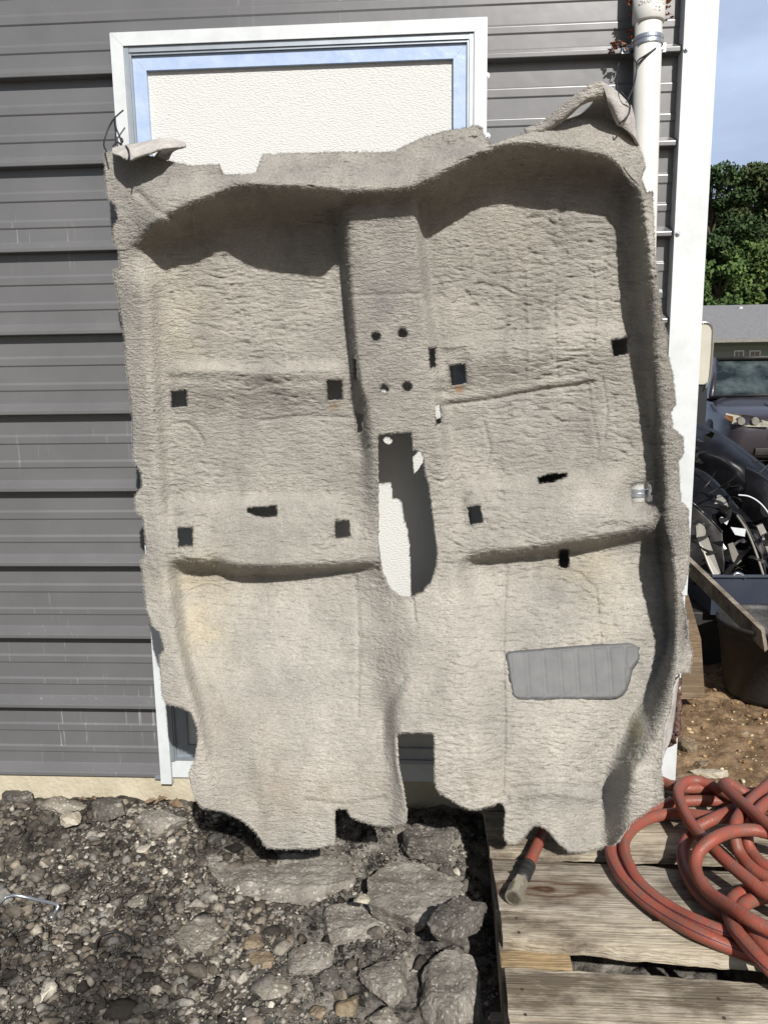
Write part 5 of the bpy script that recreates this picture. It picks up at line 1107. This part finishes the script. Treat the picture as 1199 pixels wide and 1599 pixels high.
def tangle():
    R = random.Random(5); bm = bmesh.new(); mb = MB()
    for i in range(42):
        px = R.uniform(1072, 1215); py = R.uniform(690+max(0, (px-1100))*.35, 905); fw_ = R.uniform(1.25, 1.95); a = R.uniform(-1.0, 1.4); ln = R.uniform(18, 70); bend = R.uniform(-6, 6)
        P = [(px+ln*t_*math.cos(a)-bend*math.sin(a)*4*t_*(1-t_), py+ln*t_*math.sin(a)+bend*math.cos(a)*4*t_*(1-t_), fw_+R.uniform(-.05, .05)*t_) for t_ in (0, .33, .66, 1)]
        C_ = [V(p) for p in crom([at_f(*q) for q in P], 4)]
        if i % 3 == 0: mb.tube(C_, R.uniform(.002, .005), 6)
        else:
            w_ = R.uniform(.008, .045); n_ = Vector((R.uniform(-1, 1), R.uniform(-.4, .4), R.uniform(-1, 1))).normalized()*w_
            lo_ = [mb.bm.verts.new(p) for p in C_]; hi_ = [mb.bm.verts.new(p+n_*(1+.3*math.sin(j))) for j, p in enumerate(C_)]
            for j in range(len(C_)-1): mb.bm.faces.new((lo_[j], lo_[j+1], hi_[j+1], hi_[j]))
    M_SCR = mat('dusty_black_trim', (0.006, 0.006, 0.007), 0.45, spec=0.25, col2=(0.018, 0.017, 0.016), vscale=9); o = mb.build('scrap_trim', M_SCR, None, False); tag(o, 'tangled bits of black and grey plastic trim across the scrap heap', 'scrap', kind='stuff')
    s_ = o.modifiers.new('t', 'SOLIDIFY'); s_.thickness = .003
tangle()
# tray
ty = 1.22; p0 = at_f(1112, 902, ty); p1 = at_f(1260, 912, ty); tb0 = at_f(1112, 960, ty)
tr = empty('parts_tray', V((float(p0[0]), ty, float(tb0[2]))), 'blue black plastic tray behind the tub under the scrap', 'tray')
b = MB(); x0, x1, z0, z1 = float(p0[0]), float(p1[0]), float(tb0[2]), float(p0[2]); b.b2(x0, x1, ty, ty+.012, z0, z1); b.b2(x0, x0+.012, ty+.013, ty+.4, z0, z1); b.b2(x1-.012, x1, ty+.013, ty+.4, z0, z1); b.b2(x0+.013, x1-.013, ty+.013, ty+.4, z0, z0+.01); b.build('tray_body', M_NAVY, tr)
b = MB(); b.b2(x0-.006, x1+.006, ty-.010, ty+.014, z1+.0005, z1+.012, .003); b.build('rim', M_NAVY, tr)
cr = empty('storage_crate', (float(x0+.35), ty+.3, -.1), 'black plastic crate holding up the tray and the scrap', 'crate')
b = MB(); b.b2(x0-.35, x1+.3, ty+.05, ty+1.1, -.12, z0-.003, .01); b.build('crate_body', M_BLKM, cr)
for i in range(5):
    b = MB(); b.b2(x0-.34+i*.26, x0-.30+i*.26, ty+.03, ty+.049, -.1, z0-.01); b.build('rib', M_BLKM, cr)
# cream vehicle body seen past the corner trim
cv = empty('cream_van', V(at_f(1000, 725, 6.2)), 'cream vehicle body with rounded corner and bright edge trim peeking past the corner trim', 'vehicle')
def prism_px(name, pts, fwd, th, m_, parent): b = MB(); b.prism([at_f(a, c, fwd) for a, c in pts], (0, th, 0)); return b.build(name, m_, parent)
prism_px('upper_body', [(1000, 504), (1102, 504), (1108, 506), (1111, 511), (1112, 520), (1110, 560), (1107, 590), (1104, 597), (1098, 600), (1000, 600)], 6.2, 1.6, M_CREAM, cv)
b = MB(); b.tube([V(p) for p in crom([at_f(a, c, 6.19) for a, c in [(1085, 504), (1102, 503.5), (1109, 506), (1112.5, 512), (1113, 522), (1111, 560), (1108, 590), (1104, 600), (1101, 606)]], 5)], .010, 8); b.build('edge_trim', M_CHROME, cv, True)
M_DARKV = mat('dark_vehicle_paint', (0.02, 0.022, 0.03), 0.3, coat=.5)
prism_px('lower_body', [(1000, 600.5), (1104, 600.5), (1102, 640), (1098, 690), (1000, 690)], 6.23, 1.5, M_DARKV, cv)
for px in (1020, 1070):
    c_ = at_f(px, 690, 6.3); b = MB(); b.tube([(c_[0], c_[1], c_[2]-.02), (c_[0], c_[1]+.2, c_[2]-.02)], .26, 24); b.build('wheel', M_BLKM, cv)

# ------------------------------------------------------------------ dark sedan beyond the heap
def sedan():
    o0 = at_f(1250, 735, 7.4); gz = -.02
    root = empty('parked_sedan', (float(o0[0]), float(o0[1]), gz), 'dark grey sedan facing the camera beyond the scrap heap', 'car', rz=math.radians(-7))
    M_P = mat('dark_purple_grey_paint', (0.032, 0.027, 0.034), 0.35, coat=.35, spec=.4)
    M_G = mat('car_glass', (0.012, 0.018, 0.02), 0.08, spec=.4, col2=(.11, .14, .14), vscale=2.2, ramp=(.45, .75))  # pale blotches in the glass colour suggest reflections and the interior
    M_L = mat('headlight_lens', (0.42, 0.39, 0.32), 0.15, spec=.6, col2=(.20, .19, .16), vscale=14)
    M_AMB = mat('amber_lens', (0.22, 0.10, 0.035), 0.2)
    def L2(name, me_or_mb, m_, smooth=True, parent=root):
        bmesh.ops.recalc_face_normals(me_or_mb.bm, faces=me_or_mb.bm.faces)
        me = bpy.data.meshes.new(name); me_or_mb.bm.to_mesh(me); me_or_mb.bm.free(); me.materials.append(m_)
        if smooth: me.shade_smooth()
        o = bpy.data.objects.new(name, me); COL.objects.link(o); o.parent = parent; return o
    # body: cross-sections along y (front at y=0, toward camera = -y), half-width profile
    secs = [(-.02, .72, .30, .56), (.0, .80, .24, .66), (.12, .88, .20, .74), (.45, .905, .19, .82), (1.2, .915, .18, .93), (1.6, .915, .18, .95), (3.2, .915, .18, .98), (4.3, .90, .2, 1.0), (4.7, .84, .26, .96), (4.78, .76, .35, .8)]
    b = MB(); rings = []
    for y, hw, zb, zt in secs:
        pr = []
        N_ = 28
        for k_ in range(N_):
            a = 2*math.pi*k_/N_; cx_, sx_ = math.cos(a), math.sin(a); e_ = .38
            X = hw*math.copysign(abs(cx_)**e_, cx_); Z = (zb+zt)/2+(zt-zb)/2*math.copysign(abs(sx_)**e_, sx_)
            if Z > zt-.2: X *= 1-.10*((Z-(zt-.2))/.2)
            pr.append(b.bm.verts.new((X, y, Z)))
        rings.append(pr)
    for i in range(len(rings)-1):
        for k_ in range(28): b.bm.faces.new((rings[i][k_], rings[i][(k_+1) % 28], rings[i+1][(k_+1) % 28], rings[i+1][k_]))
    b.bm.faces.new(rings[0]); b.bm.faces.new(rings[-1][::-1]); L2('body', b, M_P)
    # cabin
    b = MB(); lo = [(-.80, 1.25), (.80, 1.25), (.82, 2.4), (.80, 4.0), (-.80, 4.0), (-.82, 2.4)]; hi = [(-.60, 1.98), (.60, 1.98), (.64, 2.5), (.60, 3.4), (-.60, 3.4), (-.64, 2.5)]
    lv = [b.bm.verts.new((x, y, .90)) for x, y in lo]; hv = [b.bm.verts.new((x, y, 1.43)) for x, y in hi]
    for i in range(6): b.bm.faces.new((lv[i], lv[(i+1) % 6], hv[(i+1) % 6], hv[i]))
    L2('glasshouse', b, M_G, False)
    b = MB(); b.box((0, 2.7, 1.445), (1.26, 1.5, .05), None, .024)
    for s in (-1, 1):
        b.tube([(s*.81, 1.22, .92), (s*.70, 1.62, 1.2), (s*.61, 1.98, 1.44)], .035, 8); b.tube([(s*.80, 4.02, .93), (s*.61, 3.4, 1.44)], .05, 8); b.tube([(s*.825, 2.7, .93), (s*.65, 2.7, 1.44)], .035, 8)
    L2('roof', b, M_P)
    b = MB(); b.tube([(-.62, 1.96, 1.44), (0, 1.93, 1.455), (.62, 1.96, 1.44)], .03, 8); b.tube([(-.80, 1.22, .93), (0, 1.12, .95), (.80, 1.22, .93)], .02, 8); L2('windscreen_seal', b, M_BLKM)
    for s in (-1, 1):
        b = MB(); b.prism([(s*.86, .20, .70), (s*.84, .26, .755), (s*.60, .10, .735), (s*.40, .02, .66), (s*.42, -.03, .60), (s*.62, .0, .60), (s*.80, .08, .63)], (0, -.03, 0)); h = L2('headlight', b, M_L, False)
        for xx in (.72, .56):
            b = MB(); b.tube([(s*xx, .0, .665), (s*xx, -.036, .665)], [.05, .042], 16); L2('lamp', b, M_GREYP, False, h)
        b = MB(); b.prism([(s*.872, .20, .70), (s*.85, .215, .735), (s*.79, .13, .72), (s*.80, .10, .65)], (0, -.05, 0)); L2('indicator', b, M_AMB, False, h)
        b = MB(); b.box((s*.98, 1.45, 1.0), (.16, .08, .12), None, .03); b.box((s*.88, 1.47, .96), (.08, .05, .04)); L2('wing_mirror', b, M_P)
        for yy in (.85, 3.7):
            b = MB(); b.tube([(s*.70, yy, .32), (s*.90, yy, .32), (s*.925, yy, .32)], [.33, .33, .29], 28); w_ = L2('wheel', b, M_BLKM)
            b = MB(); b.tube([(s*.92, yy, .32), (s*.935, yy, .32)], .2, 20); L2('hubcap', b, M_ZINC, False, w_)
    b = MB(); b.box((0, -.03, .50), (.8, .03, .10), None, .01); b.box((0, -.035, .30), (1.1, .03, .09), None, .01); L2('grille', b, M_BLKM)
    b = MB(); b.box((0, -.045, .40), (.34, .012, .14), None, .003); L2('front_plate', b, M_CREAM, False)
    for s in (-1, 1):
        b = MB(); b.tube([(s*.30, .62, .86), (s*.25, .1, .74)], .008, 6); L2('bonnet_crease', b, M_P)
sedan()

# ------------------------------------------------------------------ house and trees
def house():
    yw = 27.0; yr = 31.5
    x0 = float(at_f(1040, 560, yw)[0]); x1 = float(at_f(1330, 560, yw)[0])+8; ze = float(at_f(1150, 531, yw-.5)[2]); zr = float(at_f(1150, 478.5, yr)[2])
    root = empty('house', (x0, yw, .05), 'low grey green house with grey shingle roof behind the parked sedan', 'house')
    M_W = mat('grey_green_siding', (0.22, 0.25, 0.21), .8, bump=.2, bscale=10); M_R = mat('grey_shingles', (0.14, 0.14, 0.145), .9, col2=(.21, .21, .215), vscale=9, bump=.4, bscale=30, stretch=(1, 2, 2))
    M_GL = mat('house_glass', (.03, .05, .06), .1, spec=.8)
    b = MB(); b.b2(x0, x1, yw, 2*yr-yw, 0, ze-.05)
    z = .3
    while z < ze-.2: b.b2(x0+.01, x1-.01, yw-.018, yw-.001, z, z+.17); z += .19
    b.build('wall', M_W, root)
    b = MB(); b.prism([(x0-.4, yw-.6, ze-.06), (x0-.4, yr, zr-.06), (x0-.4, yr, zr+.06), (x0-.4, yw-.6, ze+.06)], (x1-x0+.8, 0, 0)); b.prism([(x0-.4, 2*yr-yw+.6, ze-.06), (x0-.4, yr+.01, zr-.06), (x0-.4, yr+.01, zr+.06), (x0-.4, 2*yr-yw+.6, ze+.06)], (x1-x0+.8, 0, 0))
    rf = b.build('roof', M_R, root)
    v = at_f(1155, 484, yr-.6); b = MB(); b.tube([(v[0], v[1], v[2]-.3), (v[0], v[1], v[2]+.12)], .09, 12); b.build('roof_vent', M_WHITE, root)
    b = MB(); b.b2(x0-.4, x1+.4, yw-.66, yw-.61, ze-.08, ze+.02); b.build('gutter', M_GREYP, root)
    for (a, c) in ((1144, 1160), (1168, 1186)):
        xa = float(at_f(a, 555, yw)[0]); xb = float(at_f(c, 555, yw)[0]); zt = float(at_f(a, 547, yw)[2]); zb = zt-1.0
        b = MB(); b.b2(xa, xb, yw-.05, yw-.02, zt-.05, zt); b.b2(xa, xb, yw-.05, yw-.02, zb, zb+.05); b.b2(xa, xa+.05, yw-.05, yw-.02, zb+.05, zt-.05); b.b2(xb-.05, xb, yw-.05, yw-.02, zb+.05, zt-.05); b.b2(xa+.05, xb-.05, yw-.045, yw-.03, (zt+zb)/2-.02, (zt+zb)/2+.02); b.b2((xa+xb)/2-.01, (xa+xb)/2+.01, yw-.043, yw-.028, (zt+zb)/2+.02, zt-.05)
        fo_ = b.build('window', M_WHITE, root)
        bb = MB(); bb.b2(xa+.05, xb-.05, yw-.028, yw-.021, zb+.05, zt-.05); gl = bb.build('glass', M_GL, root)
house()
M_BARK = mat('bark', (.10, .075, .055), .95, bump=.5, bscale=20)
def tree(px, pyt, fwd, wid, seed, c0, c1, lab, nleaf=26000, shape=1.0):
    top = at_f(px, pyt, fwd); H = float(top[2]); x, y = float(top[0]), float(top[1]); R = np.random.default_rng(seed)
    root = empty('tree', (x, y, 0), lab, 'tree', 'trees behind the house')
    b = MB(); b.tube([(x, y, -.2), (x+.1, y, H*.3), (x-.1, y+.1, H*.62), (x, y, H*.9)], [.32, .24, .14, .03], 10)
    cl = []
    for i in range(46):
        u = R.uniform(.16, .97); rad = wid*shape*(math.sin(math.pi*min(1, .12+u*.86))**.7)*R.uniform(.35, 1.0); a = R.uniform(0, 6.28)
        cl.append((x+rad*math.cos(a), y+rad*math.sin(a), H*u, R.uniform(.35, 1.25)*wid*.27))
        if i % 3 == 0: b.tube([(x, y, H*u*.8), (x+rad*.5*math.cos(a), y+rad*.5*math.sin(a), H*u*.93), cl[-1][:3]], [.09, .05, .02], 6)
    b.build('trunk', M_BARK, root)
    cl = np.array(cl); ci = R.integers(0, len(cl), nleaf); dr = R.normal(size=(nleaf, 3)); dr /= np.linalg.norm(dr, axis=1)[:, None]
    rr = R.random((nleaf, 1))**.45; c_ = cl[ci, :3]+dr*rr*cl[ci, 3:]*np.array([1.15, 1.15, .8])
    s = R.uniform(.07, .16, (nleaf, 1)); a = R.normal(size=(nleaf, 3)); a /= np.linalg.norm(a, axis=1)[:, None]; q = np.cross(a, R.normal(size=(nleaf, 3))); q /= np.linalg.norm(q, axis=1)[:, None]
    W = np.stack([c_-a*s, c_+q*s*.6, c_+a*s, c_-q*s*.6], 1).reshape(-1, 3)
    c0 = tuple(np.array(c0)*1.35); c1 = tuple(np.array(c1)*1.3); M = gravel_material('foliage', [(0, c0), (.7, tuple((np.array(c0)+np.array(c1))/2)), (1, c1)]); nodes(M)[2].inputs['Subsurface Weight'].default_value = 0
    link('crown', mesh_np('crown', W, np.arange(len(W)).reshape(-1, 4)), M, root)
tree(1113, 262, 40, 3.0, 1, (.018, .034, .014), (.06, .10, .035), 'dark green tree hugging the corner trim above the house roof', 30000)
tree(1178, 256, 43, 3.4, 2, (.026, .038, .016), (.085, .105, .04), 'tall olive green tree at the right border behind the house', 34000)
tree(1148, 325, 46, 3.2, 3, (.016, .03, .012), (.05, .085, .03), 'lower dark tree in the gap between the two taller trees', 28000)
tree(1235, 268, 45, 3.6, 4, (.02, .036, .014), (.07, .1, .035), 'green tree mostly beyond the right border behind the house', 26000)
tree(1082, 330, 44, 3.4, 6, (.018, .034, .014), (.06, .09, .035), 'dark tree mostly hidden by the building behind the house', 20000)
tree(1128, 392, 37, 2.6, 5, (.03, .06, .018), (.11, .17, .05), 'bright green lower tree just above the roof ridge', 20000)
tree(1190, 388, 38, 2.8, 7, (.034, .062, .018), (.12, .175, .05), 'bright green lower tree above the roof at the right border', 20000)
